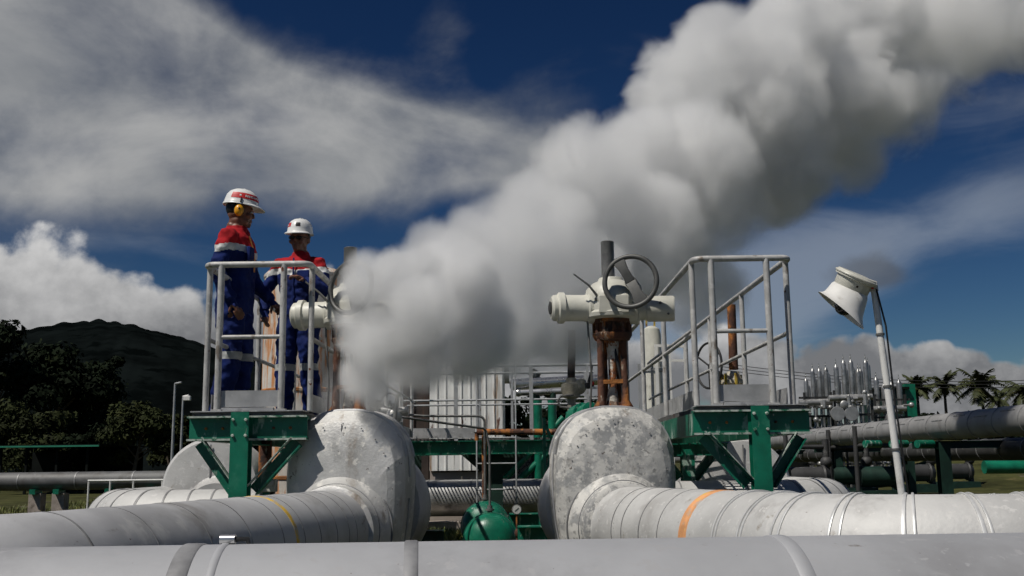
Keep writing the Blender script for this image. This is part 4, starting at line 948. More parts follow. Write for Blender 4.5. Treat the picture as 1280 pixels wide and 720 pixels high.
# grassy bank on the far right
mb = MB(); n1_, n2_ = 40, 14
def bank_z(x, y): 
    k = max(0, min(1, (y - 30) / 22)); e = max(0, min(1, (x - 13) / 5)); return (k * k * (3 - 2 * k)) * 2.0 * e - .05 + .12 * mnoise.noise(V((x * .4, y * .4, 2))) * e
vs = [(12 + 70 * i / n1_, 30 + 40 * j / n2_, bank_z(12 + 70 * i / n1_, 30 + 40 * j / n2_)) for j in range(n2_ + 1) for i in range(n1_ + 1)]
mb.add(vs, [(j * (n1_ + 1) + i, j * (n1_ + 1) + i + 1, (j + 1) * (n1_ + 1) + i + 1, (j + 1) * (n1_ + 1) + i) for j in range(n2_) for i in range(n1_)])
tag(mb.build('terrain', 'ground_mix', org=(12, 30, 0)), kind='structure')

# ------------------------------------------------------------------ left background: pipe, roof, lamp posts, rail
Y = 26
a, b = P(-60, 603, Y), P(215, 603, Y)
t = thing('far_pipe', 'long grey pipe lying across the field at the left edge', 'pipe', (a.x, Y, 0))
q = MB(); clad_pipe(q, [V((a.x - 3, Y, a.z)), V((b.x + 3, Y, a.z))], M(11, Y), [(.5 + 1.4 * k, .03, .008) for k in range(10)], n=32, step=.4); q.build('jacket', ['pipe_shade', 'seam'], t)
for px in (47, 76, -30, 140, 190):
    q = MB(); c = P(px, 615, Y); q.box((c.x, Y - .1, a.z - M(11, Y) - .03), (.14, .4, .12)); s_ = q.build('pipe_shoe', 'green_clean', t)
    q = MB(); q.box((c.x, Y, (a.z - M(11, Y)) / 2 - .04), (.3, .3, max(.05, a.z - M(11, Y) - .06))); q.build('plinth', 'concrete', t)
Y = 21
t = thing('low_rail', 'low white pipe rail in front of the far grey pipe', 'railing', (P(155, 600, Y).x, Y, 0))
q = MB(); q.tube(P(110, 601, Y), P(205, 600, Y), .022, 8); q.build('rail', 'white_paint', t)
for px in (111, 138, 167, 203):
    q = MB(); c = P(px, 601, Y); q.tube(c, V((c.x, Y, 0)), .02, 8); q.build('post', 'white_paint', t)
Y = 46
a, b = P(-30, 559, Y), P(124, 559, Y)
t = thing('open_shed', 'dark open shed with a thin green roof edge below the hill', 'shed', ((a.x + b.x) / 2, Y, 0))
q = MB(); q.box(((a.x + b.x) / 2, Y, a.z), (b.x - a.x, .12, .07)); q.build('gutter', 'roof_green', t)
vs = [(a.x, Y + .06, a.z + .02), (b.x, Y + .06, a.z + .02), (b.x, Y + 6, a.z + .03), (a.x, Y + 6, a.z + .03)]
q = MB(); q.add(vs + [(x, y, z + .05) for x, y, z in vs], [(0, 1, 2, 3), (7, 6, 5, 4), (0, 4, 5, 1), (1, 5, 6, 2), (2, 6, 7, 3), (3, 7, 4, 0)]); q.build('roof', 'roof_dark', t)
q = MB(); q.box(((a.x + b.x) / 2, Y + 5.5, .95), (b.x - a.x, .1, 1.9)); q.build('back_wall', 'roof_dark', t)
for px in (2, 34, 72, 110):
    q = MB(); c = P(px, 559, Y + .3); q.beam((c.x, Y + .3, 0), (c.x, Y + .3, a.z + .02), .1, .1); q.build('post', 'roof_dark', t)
for px, top, bot, Y, lab in ((219, 479, 560, 40, 'taller thin lamp post with a small arm left of the workers'), (229, 495, 565, 44, 'shorter lamp post with a pale lamp left of the workers')):
    a = P(px, top, Y)
    t = thing('lamp_post', lab, 'lamp post', (a.x, Y, 0), 'lamp posts before the hill')
    q = MB(); q.sweep([(a.x, Y, 0), (a.x, Y, a.z)], [.07, .04], 10); q.build('pole', 'rail_far', t)
    q = MB(); q.box(a + V((.12, 0, 0)), (.26, .12, .07), Matrix.Rotation(-.2, 3, 'Y'))
    if px == 229: q.box(a + V((.18, 0, -.1)), (.28, .2, .2))
    q.build('lamp', 'white_paint' if px == 229 else 'rail_far', t, bevel=.02)

# ------------------------------------------------------------------ trees
def tree(px, top, bot, Y, wpx, label, mleaf, seed, n=2600, leaf=.28, gaps=.5, group='broadleaf trees before the hill', flat=.8):
    rnd = random.Random(seed)
    b = P(px, bot, Y); z1 = P(px, top, Y).z; z0 = 0; W = M(wpx, Y) / 2; Hh = z1
    t = thing('broadleaf_tree', label, 'tree', (b.x, Y, 0), group)
    q = MB(); limbs = []
    trunk = [V((b.x, Y, -.1)), V((b.x + rnd.uniform(-.3, .3), Y, Hh * .25)), V((b.x + rnd.uniform(-.5, .5), Y + rnd.uniform(-.3, .3), Hh * .5)), V((b.x + rnd.uniform(-.4, .4), Y, Hh * .78))]
    q.sweep(trunk, [Hh * .03, Hh * .022, Hh * .016, Hh * .006], 10)
    cl = []
    for k in range(15):
        s0 = rnd.uniform(.25, .95); p0 = along(trunk, plen(trunk) * s0 * .99); an = rnd.uniform(0, 2 * PI)
        rr = W * rnd.uniform(.35, .95) * (1.0 if s0 < .75 else .6)
        p1 = V((b.x + math.cos(an) * rr, Y + math.sin(an) * rr * .8, min(Hh * .97, p0.z + Hh * rnd.uniform(.04, .28))))
        mid = (p0 + p1) / 2 + V((0, 0, Hh * .04)); q.sweep([p0, mid, p1], [Hh * .010, Hh * .006, Hh * .003], 6)
        cl.append((p1, W * rnd.uniform(.22, .42))); cl.append((mid + V((0, 0, Hh * .06)), W * rnd.uniform(.15, .3)))
    cl.append((V((b.x, Y, Hh * .90)), W * .35))
    q.build('trunk', 'bark', t)
    q = MB(); vs = []; fs = []
    n = int(n * 2.1); leaf *= .62
    for i in range(n):
        c, r_ = rnd.choice(cl); d = V((rnd.gauss(0, 1), rnd.gauss(0, 1), rnd.gauss(0, .75))); d.normalize(); p = c + V((d.x * r_, d.y * r_, d.z * r_ * flat)) * (rnd.random() ** .45)
        if p.z > Hh * 1.01: p.z = Hh * rnd.uniform(.93, 1.01)
        if p.z < .3: p.z = .3
        nrm = (d + V((rnd.uniform(-.9, .9), rnd.uniform(-.9, .9), rnd.uniform(-.3, 1)))).normalized()
        x = nrm.orthogonal().normalized(); x = Matrix.Rotation(rnd.uniform(0, 6.28), 3, nrm) @ x; y = nrm.cross(x); s_ = leaf * rnd.uniform(.5, 1.25)
        o_ = len(vs); vs += [p - x * s_, p - y * s_ * .5 + nrm * s_ * .1, p + x * s_, p + y * s_ * .5 - nrm * s_ * .1]; fs.append((o_, o_ + 1, o_ + 2, o_ + 3))
    q.add(vs, fs); q.build('crown', mleaf, t, smooth=0)
tree(-20, 398, 590, 62, 150, 'tall dark tree cut off by the left edge of the picture', 'foliage_dark', 1, 6500, .36)
tree(62, 432, 590, 68, 170, 'broad dark tree with spreading crown below the hill', 'foliage_dark', 2, 7500, .38)
tree(122, 446, 590, 74, 70, 'narrow dark tree at the right side of the broad one', 'foliage_dark', 5, 3500, .38)
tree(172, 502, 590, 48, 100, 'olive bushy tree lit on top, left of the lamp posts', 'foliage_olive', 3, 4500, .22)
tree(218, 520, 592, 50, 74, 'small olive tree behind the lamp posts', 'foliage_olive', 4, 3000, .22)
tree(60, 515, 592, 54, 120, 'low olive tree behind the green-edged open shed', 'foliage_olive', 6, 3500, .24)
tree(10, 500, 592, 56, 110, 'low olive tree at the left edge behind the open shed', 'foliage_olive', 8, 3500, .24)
tree(122, 530, 592, 52, 90, 'low dark bushy tree right of the open shed', 'foliage_dark', 7, 3000, .22)
tree(258, 528, 592, 55, 80, 'dark bushy tree behind the smooth silver hood', 'foliage_dark', 9, 3000, .22)
tree(-90, 470, 592, 52, 140, 'dark tree beyond the left edge', 'foliage_dark', 10, 2500, .3) if False else None
for px, top, Y, w, lab, sd in ((610, 500, 75, 130, 'dark low trees behind the white shed', 51), (715, 498, 78, 110, 'dark low trees behind the silver pipes', 52), (790, 512, 82, 80, 'dark low trees behind the rust-streaked actuator legs', 53), (930, 530, 84, 120, 'dark low trees under the deck of the empty platform', 54), (1030, 520, 84, 120, 'dark low trees behind the silver vent stacks', 55), (480, 505, 80, 150, 'dark low trees behind the steam and speckled hood', 56), (340, 515, 76, 130, 'dark low trees behind the workers\' platform legs', 57), (838, 503, 90, 60, 'far dark bush between the actuator and the empty platform', 21), (672, 462, 120, 36, 'far dark treetop over the silver pipes', 22)):
    tree(px, top, 580, Y, w, lab, 'foliage_dark', sd, 2500, .4, group='far trees behind the plant')

def palm(px, top, Y, lab, seed, spread=4.0, trunk_x=0):
    rnd = random.Random(seed); c = P(px, top, Y); 
    t = thing('palm_tree', lab, 'palm tree', (c.x + trunk_x, Y, 0), 'coconut palms on the right')
    q = MB(); q.sweep([V((c.x + trunk_x, Y, 0)), V((c.x + trunk_x * .6, Y, c.z * .5)), c], [.3, .2, .15], 10); q.build('trunk', 'bark', t)
    q = MB()
    for k in range(26):
        an = 2 * PI * k / 26 + rnd.uniform(-.2, .2); el = rnd.uniform(-.55, 1.25); ln = spread * rnd.uniform(.8, 1.1)
        d = V((math.cos(an) * math.cos(el), math.sin(an) * math.cos(el), math.sin(el))); pts = []
        p = c.copy()
        for s_ in range(9):
            pts.append(p.copy()); p = p + d * (ln / 8); d = (d + V((0, 0, -.17))).normalized()
        for s_ in range(8):
            a, b = pts[s_], pts[s_ + 1]; ax = (b - a).normalized(); sd_ = ax.cross(V((0, 0, 1)))
            sd_ = sd_.normalized() if sd_.length > .05 else V((1, 0, 0))
            for kk in range(2):
                pp = a.lerp(b, kk / 2)
                for sg in (-1, 1):
                    ll = spread * .24 * math.sin(PI * min(1, (s_ + kk / 2 + 1.2) / 9.6)) * rnd.uniform(.8, 1.2); tip = pp + sd_ * sg * ll + ax * ll * .5 + V((0, 0, -ll * rnd.uniform(.3, .9)))
                    o_ = ax * .14
                    q.add([pp - o_, pp + o_, tip], [(0, 1, 2)])
            q.add([a + V((0, 0, .03)), b + V((0, 0, .03)), b - V((0, 0, .05)), a - V((0, 0, .05))], [(0, 1, 2, 3)])
    q.build('crown', 'foliage_palm', t, smooth=0)
palm(1146, 485, 125, 'thin coconut palm nearest the floodlight pole', 31, 2.3)
palm(1180, 482, 130, 'coconut palm with drooping fronds, second from the floodlight pole', 32, 2.8)
palm(1224, 484, 120, 'fullest coconut palm, left of the one at the picture edge', 33, 3.3, .8)
palm(1278, 488, 125, 'coconut palm cut by the right edge of the picture', 34, 3.0)
palm(1248, 499, 170, 'small far coconut palm between the fullest one and the edge', 36, 3.0)
for px, w, sd, lab in ((1165, 90, 41, 'dark low tree clump under the two left palms'), (1235, 120, 42, 'dark low tree clump under the right palms'), (1310, 90, 44, 'dark low tree clump at the right edge under the palms')):
    tree(px, 517, 580, 118, w, lab, 'foliage_dark', sd, 3000, .5, group='far trees behind the plant')

# overhead wires at the right
q = MB()
for dz in (0, .5, 1.0):
    a, b = P(900, 462 - dz * 8, 60), P(1330, 482 - dz * 8, 60); q.sweep([a.lerp(b, k / 12) - V((0, 0, 1.0 * math.sin(PI * k / 12) * .5)) for k in range(13)], .018, 4)
tag(q.build('overhead_wires', 'wire'), 'thin dark overhead wires before the clouds above the palms', 'wires')

# ------------------------------------------------------------------ grass between the hoods and at the left
def tufts(name, boxes, n, h, seed):
    rnd = random.Random(seed); vs = []; fs = []
    for i in range(n):
        x0, x1, y0, y1 = rnd.choice(boxes); x, y = rnd.uniform(x0, x1), rnd.uniform(y0, y1); a = rnd.uniform(0, 6.28); hh = h * rnd.uniform(.4, 1.3); w = hh * .07 + .004
        l = V((math.cos(a), math.sin(a), 0)); s_ = V((-l.y, l.x, 0)); b0 = V((x, y, -.02)); o_ = len(vs)
        vs += [b0 - s_ * w, b0 + s_ * w, b0 + l * hh * .25 + V((0, 0, hh * .6)) + s_ * w * .6, b0 + l * hh * .25 + V((0, 0, hh * .6)) - s_ * w * .6, b0 + l * hh * .6 + V((0, 0, hh))]
        fs += [(o_, o_ + 1, o_ + 2, o_ + 3), (o_ + 3, o_ + 2, o_ + 4)]
    q = MB(); q.add(vs, fs); return tag(q.build(name, 'grass_blade', org=(0, 0, 0), smooth=0), 'yellow green rough grass growing between the pipes', 'grass', kind='stuff')
tufts('grass', [(-1.4, .6, 12.2, 16.4), (-14, -8.5, 18, 34), (-1.4, -.5, 13, 16)], 9000, .13, 5)
# ------------------------------------------------------------------ people
def remesh(mb, voxel, name):
    me = bpy.data.meshes.new(name); me.from_pydata(mb.v, [], mb.f)
    bm = bmesh.new(); bm.from_mesh(me); bmesh.ops.recalc_face_normals(bm, faces=bm.faces); bm.to_mesh(me); bm.free()
    o = bpy.data.objects.new(name, me); COL.objects.link(o)
    r = o.modifiers.new('r', 'REMESH'); r.mode = 'VOXEL'; r.voxel_size = voxel
    s = o.modifiers.new('s', 'SMOOTH'); s.iterations = 3; s.factor = .5
    dg = bpy.context.evaluated_depsgraph_get(); dg.update()
    out = bpy.data.meshes.new_from_object(o.evaluated_get(dg)); bpy.data.objects.remove(o); bpy.data.meshes.remove(me)
    return out
def hand(mb, wrist, d, palm_n, curl, side, segs):
    """palm, four bent fingers of unequal length and a thumb leaving the palm's side"""
    d = V(d).normalized(); n = V(palm_n); n = (n - d * n.dot(d)).normalized(); s = d.cross(n) * side   # s: towards the thumb
    w = V(wrist)
    c1 = w + d * .05; c2 = w + d * .095
    mb.sweep([w - d * .02, w + d * .01, c1, c2], [(.026, .022), (.03, .019), (.04, .017), (.038, .014)], 12)
    pts = [w, c2]
    for k, (off, ln, r) in enumerate(((.028, .072, .0095), (.010, .080, .010), (-.009, .074, .0095), (-.027, .058, .0085))):
        p = w + d * .088 + s * off; q = [p - d * .02, p]; a = 0; dd = d.copy()
        for j, f in enumerate((.45, .32, .23)):
            a += curl * (.5 + .35 * j); dv = d * math.cos(a) + n * math.sin(a); p = p + dv * ln * f; q.append(p)
        mb.sweep(q, [r, r, r * .95, r * .88, r * .7], 8); pts += q[2:]
    p = w + d * .03 + s * .03; q = [w + d * .02 + s * .012, p, p + (s * .8 + d * .6 + n * .2).normalized() * .035, p + (s * .8 + d * .6 + n * .2).normalized() * .035 + (d * .8 + s * .2 + n * .5).normalized() * .03]
    mb.sweep(q, [.013, .0125, .011, .008], 8); pts += q[1:]
    segs.append(('skin', [w] + pts))
def person(name, label, loc, rz, pose, group='workers in overalls'):
    t = thing(name, label, 'person', loc, group)
    mb = MB(); segs = []     # segs: (kind, points) used to give each face its garment
    E_ = lambda a: V(a)
    hipz = .90
    # torso
    tw = [(.80, .135, .115), (.88, .165, .13), (.95, .17, .135), (1.03, .162, .132), (1.12, .168, .135), (1.22, .185, .14), (1.31, .195, .135), (1.38, .185, .115), (1.43, .13, .09), (1.47, .075, .07)]
    n = 28; vs = []
    for z, a, b in tw:
        for j in range(n):
            an = 2 * PI * j / n; ca, sa = math.cos(an), math.sin(an)
            vs.append((math.copysign(abs(ca) ** .85, ca) * a, math.copysign(abs(sa) ** .85, sa) * b + pose.get('lean', 0) * (z - .9), z))
    k = len(tw); mb.add(vs, [(i * n + j, i * n + (j + 1) % n, (i + 1) * n + (j + 1) % n, (i + 1) * n + j) for i in range(k - 1) for j in range(n)] + [tuple(range(n - 1, -1, -1)), tuple(range((k - 1) * n, k * n))])
    ly = lambda z: pose.get('lean', 0) * (z - .9)
    segs.append(('cloth', [V((0, ly(z), z)) for z, _, _ in tw] + [V((.1, 0, 1.36)), V((-.1, 0, 1.36)), V((.1, 0, .95)), V((-.1, 0, .95))]))
    # collar
    mb.sweep([V((0, ly(1.44) + .01, 1.43)), V((0, ly(1.48) + .005, 1.475)), V((0, ly(1.5), 1.50))], [.085, .076, .07], 20); segs.append(('cloth', [V((0, ly(1.46), 1.46)), V((.06, 0, 1.48)), V((-.06, 0, 1.48)), V((0, .07, 1.49))]))
    # legs
    for sd in (-1, 1):
        ft = V(pose['feet'][(sd + 1) // 2]); hp = V((sd * .085, 0, .86)); kn = (hp + ft) / 2 + V((0, -.025, .03)); kn.z = .48; an_ = ft + V((0, .03, .07))
        mb.sweep([hp + V((0, 0, .04)), hp - V((0, 0, .08)), hp.lerp(kn, .55), kn, kn.lerp(an_, .35), kn.lerp(an_, .75), an_ + V((0, 0, .0))], [(.10, .115), (.103, .115), (.092, .10), (.078, .085), (.08, .085), (.074, .078), (.072, .075)], 18)
        segs.append(('leg', [hp.lerp(kn, q / 5) for q in range(6)] + [kn.lerp(an_, q / 5) for q in range(6)]))
        mb.sweep([ft + V((0, .09, .045)), ft + V((0, .05, .05)), ft + V((0, -.05, .045)), ft + V((0, -.13, .035)), ft + V((0, -.17, .03))], [(.036, .042), (.042, .05), (.044, .045), (.046, .036), (.03, .025)], 14)
        mb.sweep([ft + V((0, .035, .0)), ft + V((0, .035, .16))], .052, 14)
        segs.append(('boot', [ft + V((0, y, .03)) for y in (.09, .03, -.04, -.1, -.16)] + [ft + V((0, .035, .07))]))
    # arms
    for sd in (-1, 1):
        sh = V((sd * .185, ly(1.37), 1.375)); el, wr = (V(q) for q in pose['arms'][(sd + 1) // 2][:2])
        mb.sweep([V((sd * .10, ly(1.37), 1.385)), sh, sh.lerp(el, .3), sh.lerp(el, .7), el, el.lerp(wr, .35), el.lerp(wr, .8), wr], [.07, .074, .066, .058, .054, .054, .046, .042], 16)
        segs.append(('cloth', [sh.lerp(el, q / 6) for q in range(7)] + [el.lerp(wr, q / 6) for q in range(6)] + [el.lerp(wr, .95)]))
        pn, cu = pose['arms'][(sd + 1) // 2][2:4]
        hand(mb, wr + (wr - el).normalized() * .02, (pose['arms'][(sd + 1) // 2][4] if len(pose['arms'][(sd + 1) // 2]) > 4 else (wr - el)), pn, cu, sd * pose['arms'][(sd + 1) // 2][5] if len(pose['arms'][(sd + 1) // 2]) > 5 else sd, segs)
    # neck and head, built upright then turned
    hb = MB()
    hb.ball((0, .012, .115), (.076, .096, .105), 24, 18)
    hb.ball((0, -.022, .055), (.060, .068, .075), 20, 14)           # jaw
    hb.ball((0, -.078, .008), (.024, .018, .02), 12, 8)             # chin
    hb.ball((0, -.094, .078), (.014, .02, .022), 12, 8); hb.ball((0, -.104, .070), (.015, .012, .011), 10, 8)   # nose
    hb.sweep([(0, -.082, .115), (0, -.102, .078)], [.011, .012], 8)
    hb.ball((0, -.074, .125), (.058, .022, .016), 16, 8)            # brow
    hb.ball((0, -.087, .040), (.025, .012, .008), 12, 8); hb.ball((0, -.085, .029), (.021, .012, .008), 12, 8)  # lips
    for sd in (-1, 1):
        hb.ball((sd * .044, -.062, .068), (.026, .026, .024), 12, 8)       # cheek
        hb.ball((sd * .079, .018, .088), (.011, .022, .034), 12, 8)      # ear
    hm = Matrix.Translation((0, ly(1.5) + pose.get('hy', -.012), 1.515)) @ Matrix.Rotation(pose.get('turn', 0), 4, 'Z') @ Matrix.Rotation(pose.get('nod', 0), 4, 'X') @ Matrix.Rotation(pose.get('tilt', 0), 4, 'Y')
    hb.xform(hm); mb.join(hb)
    mb.sweep([V((0, ly(1.42) + .012, 1.40)), V((0, ly(1.5) + .008, 1.49)), hm @ V((0, .012, .05)), hm @ V((0, .012, .10))], [.066, .058, .056, .058], 18)
    segs.append(('skin', [hm @ V(q) for q in ((0, .01, .1), (0, -.02, .05), (0, -.08, .01), (0, -.1, .075), (0, .08, .1), (.075, .018, .088), (-.075, .018, .088), (0, -.06, .14), (0, .02, .2), (0, .012, .03), (0, .05, .05), (.05, 0, .05), (-.05, 0, .05))]))
    me = remesh(mb, .0065, 'body')
    nv = len(me.vertices); co = np.empty(nv * 3); me.vertices.foreach_get('co', co); co = co.reshape(-1, 3)
    pts = np.array([tuple(p) for _, ps in segs for p in ps]); kinds = [k_ for k_, ps in segs for _ in ps]
    def rad_(k_, p): return .13 if (k_ == 'cloth' and abs(p[0]) < .11) else (.055 if k_ == 'cloth' else (.085 if k_ == 'leg' else (.045 if k_ == 'boot' else (.014 if p[2] < 1.35 else .06))))
    rad = np.array([rad_(k_, p) for k_, ps in segs for p in ps])
    nf = len(me.polygons); cen = np.empty(nf * 3); me.polygons.foreach_get('center', cen); cen = cen.reshape(-1, 3)
    def nearest(a):
        out = np.empty(len(a), int)
        for i in range(0, len(a), 4000): out[i:i + 4000] = (np.sqrt(((a[i:i + 4000, None, :] - pts[None]) ** 2).sum(2)) - rad[None]).argmin(1)
        return out
    # loose cloth: sagging folds
    kv = [kinds[i] for i in nearest(co)]
    nr = np.empty(nv * 3); me.vertices.foreach_get('normal', nr); nr = nr.reshape(-1, 3)
    for i in range(nv):
        if kv[i] in ('cloth', 'leg'):
            x, y, z = co[i]; f = .015 * mnoise.noise(V((x * 9 + 3, y * 9, z * 13 + (x + y) * 6))) + .009 * mnoise.noise(V((x * 22, y * 22, z * 24))) + .003
            co[i] += nr[i] * f
    me.vertices.foreach_set('co', co.ravel())
    mats = ['skin', 'blue_cloth', 'red_cloth', 'tape', 'black', 'tape_grey']
    for q in mats: me.materials.append(MATS[q])
    kf = nearest(cen); mi = np.zeros(nf, int); zr = pose['yoke']; 
    for i in range(nf):
        k_ = kinds[kf[i]]; x, y, z = cen[i]
        if k_ == 'skin' or cen[i][2] > 1.492: mi[i] = 0
        elif k_ == 'boot': mi[i] = 4
        elif k_ == 'leg': mi[i] = 5 if .43 < z < .49 else 1
        else:
            w = z + .012 * math.sin(x * 14 + 1) + .008 * math.sin(y * 22)
            mi[i] = 2 if w > zr else (3 if w > zr - .052 else 1)
            if kf[i] >= 0 and pose.get('cuff') and False: mi[i] = 3
    me.polygons.foreach_set('material_index', mi); me.polygons.foreach_set('use_smooth', [True] * nf)
    o = bpy.data.objects.new('body', me); COL.objects.link(o); o.parent = t; ORG[o.name] = V((0, 0, 0)); ORG[t.name] = V((0, 0, 0))
    # helmet
    q = MB(); hn_ = 40; prof = [(.128, .150), (.128, .158), (.124, .165), (.121, .19), (.112, .225), (.092, .255), (.06, .275), (.02, .283)]
    vs = []
    for r_, z in prof:
        for j in range(hn_):
            a = 2 * PI * j / hn_; vs.append((r_ * .88 * math.cos(a), .005 + r_ * 1.08 * math.sin(a), z))
    k = len(prof); q.add(vs, [(i * hn_ + j, i * hn_ + (j + 1) % hn_, (i + 1) * hn_ + (j + 1) % hn_, (i + 1) * hn_ + j) for i in range(k - 1) for j in range(hn_)] + [tuple(range((k - 1) * hn_, k * hn_)), tuple(range(hn_ - 1, -1, -1))])
    for dx in (-.03, 0, .03): q.sweep([(dx, -.105, .205), (dx * .9, -.06, .262), (dx * .8, .0, .285 - abs(dx) * .2), (dx * .9, .065, .262), (dx, .115, .205)], .007, 8)
    hel = q.xform(hm).build('helmet', 'helmet', t)
    q = MB(); vs = []
    for rr, zz in ((.126, .158), (.150, .146), (.150, .140), (.122, .150)):
        for j in range(hn_):
            a = 2 * PI * j / hn_; fr = max(0, -math.sin(a)) ** 2
            ex = (rr - .122) * (fr * 1.6 + .35); vs.append(((.122 + ex) * .88 * math.cos(a), .005 + (.122 + ex) * 1.08 * math.sin(a), zz - fr * .012 * (rr > .14)))
    q.add(vs, [(i * hn_ + j, i * hn_ + (j + 1) % hn_, ((i + 1) % 4) * hn_ + (j + 1) % hn_, ((i + 1) % 4) * hn_ + j) for i in range(4) for j in range(hn_)]); q.xform(hm).build('brim', 'helmet', hel)
    def patch(a0, a1, z0, z1, mname, nm, parent, lift=.0015, seg=16):
        q = MB(); vs = []
        for zz in np.linspace(z0, z1, 5):
            r_ = float(np.interp(zz, [p_[1] for p_ in prof], [p_[0] for p_ in prof])) + lift
            for s_ in range(seg + 1):
                a = a0 + (a1 - a0) * s_ / seg; vs.append((r_ * .88 * math.cos(a), .005 + r_ * 1.08 * math.sin(a), zz))
        q.add(vs, [(i * (seg + 1) + s_, i * (seg + 1) + s_ + 1, (i + 1) * (seg + 1) + s_ + 1, (i + 1) * (seg + 1) + s_) for i in range(4) for s_ in range(seg)])
        return q.xform(hm).build(nm, mname, parent)
    for (a0, a1, z0, z1, mname, nm) in pose['marks']:
        b_ = patch(a0, a1, z0, z1, mname, nm, hel, .0018 if mname != 'helmet' else .003)
    # hair under the rim
    q = MB(); q.ball((0, .024, .122), (.082, .094, .088), 24, 16); 
    keep = [f for f in q.f if all(q.v[i][1] > (-.02 if q.v[i][2] > .115 else .03) and q.v[i][2] > .045 for i in f)]
    q.f = keep; q.m = [0] * len(keep); q.xform(hm).build('hair', 'hair', t)
    for sd in (-1, 1):
        q = MB(); q.ball((sd * .031, -.0835, .1), (.012, .010, .008), 12, 8); ey = q.xform(hm).build('eye', 'eye_white', t)
        q = MB(); q.ball((sd * .031, -.0905, .1), (.005, .004, .0055), 10, 6); q.xform(hm).build('iris', 'black', ey)
    if pose.get('muffs'):
        for sd in (-1, 1):
            q = MB(); q.ball((sd * .098, .014, .088), (.028, .036, .048), 20, 14); mf = q.xform(hm).build('ear_muff', 'muff', t)
            q = MB(); q.lathe([(.038, 0), (.042, .008), (.038, .016)], (sd * .078, .014, .088), (sd, 0, 0), 20); q.xform(hm).build('cushion', 'black', mf)
            q = MB(); q.ball((sd * .1262, .014, .096), (.002, .008, .010), 10, 8); q.xform(hm).build('emblem', 'black', mf)
            q = MB(); q.sweep([(sd * .10, .014, .13), (sd * .118, .012, .16), (sd * .112, .01, .19)], .005, 6); q.xform(hm).build('arm', 'black', mf)
    if pose.get('glasses'):
        q = MB()
        for sd in (-1, 1): q.ball((sd * .035, -.094, .101), (.029, .012, .019), 16, 10)
        q.sweep([(-.012, -.104, .105), (.012, -.104, .105)], .004, 6)
        for sd in (-1, 1): q.sweep([(sd * .06, -.09, .105), (sd * .078, -.04, .106), (sd * .08, .02, .1)], .004, 6)
        q.xform(hm).build('glasses', 'lens', t)
    # mouth line
    q = MB(); q.ball((0, -.0975, .0345), (.02, .003, .0022), 12, 6); q.xform(hm).build('mouth', 'lip', t)
    t.rotation_euler = (0, 0, rz)
    return t, hm
X1 = P(292, 420, 8.28).x; X2 = P(373, 420, 9.0).x
TEXT_MARKS = [(2.86 + .105 * k, 2.93 + .105 * k, .203, .218, 'helmet', 'lettering') for k in range(6)]
p1 = dict(lean=.0, yoke=1.30, turn=R(22), nod=R(7), tilt=0,
          feet=((-.10, .02, 0), (.10, -.03, 0)),
          arms=(((-.235, .06, 1.10), (-.22, -.06, .88), (1, .2, 0), .55), ((.25, -.05, 1.10), (.20, -.22, .93), (-1, 0, -.2), .7)),
          marks=[(R(140), R(325), .186, .234, 'red_paint', 'red_band')] + [(a, a + .07, .201, .219, 'helmet', 'white_lettering') for a in np.arange(R(190), R(262), .115)] + [(R(170), R(176), .205, .218, 'helmet', 'white_star')],
          muffs=True)
w1, h1 = person('person', 'worker in blue and red overalls with orange ear muffs, standing side-on at the rail', (X1, 8.28, ZD), R(84), p1); w1.scale = (1.035, 1.035, 1.035)
# lanyard strap and pocket on the first worker's chest
q = MB(); q.sweep([(-.06, -.125, 1.40), (-.05, -.155, 1.30), (-.02, -.16, 1.20), (-.015, -.155, 1.12)], [(.012, .004)] * 4, 8); q.build('lanyard', 'orange_web', w1)
q = MB(); q.box((-.09, -.150, 1.24), (.10, .03, .13)); q.build('chest_pocket', 'blue_cloth', w1, bevel=.008)
p2 = dict(lean=-.01, yoke=1.325, turn=R(-4), nod=R(4), tilt=R(2),
          feet=((-.13, .0, 0), (.13, .02, 0)),
          arms=(((-.33, .02, 1.16), (-.27, -.12, .95), (1, 0, -.2), .6), ((.27, -.06, 1.13), (.15, -.24, 1.19), (-.2, .3, -1), .75)),
          marks=[(R(200), R(250), .198, .235, 'red_paint', 'red_patch')] + [(R(278), R(300), .20, .235, 'dark_steel', 'dark_emblem')] + [(R(206 + 7 * k), R(210 + 7 * k), .206, .217, 'helmet', 'white_lettering') for k in range(5)],
          glasses=True)
w2, h2 = person('person', 'worker in dark glasses and white helmet facing the camera beside the steaming valve', (X2, 9.0, ZD), R(-10), p2); w2.scale = (.985, .985, .985)
q = MB(); q.box((.09, -.148, 1.245), (.11, .02, .12)); q.build('chest_pocket', 'blue_cloth', w2, bevel=.006)
q = MB(); q.sweep([(0, -.15, 1.42), (0, -.158, 1.2), (0, -.15, .95)], [(.008, .003)] * 3, 8); q.build('zip_flap', 'blue_cloth', w2)

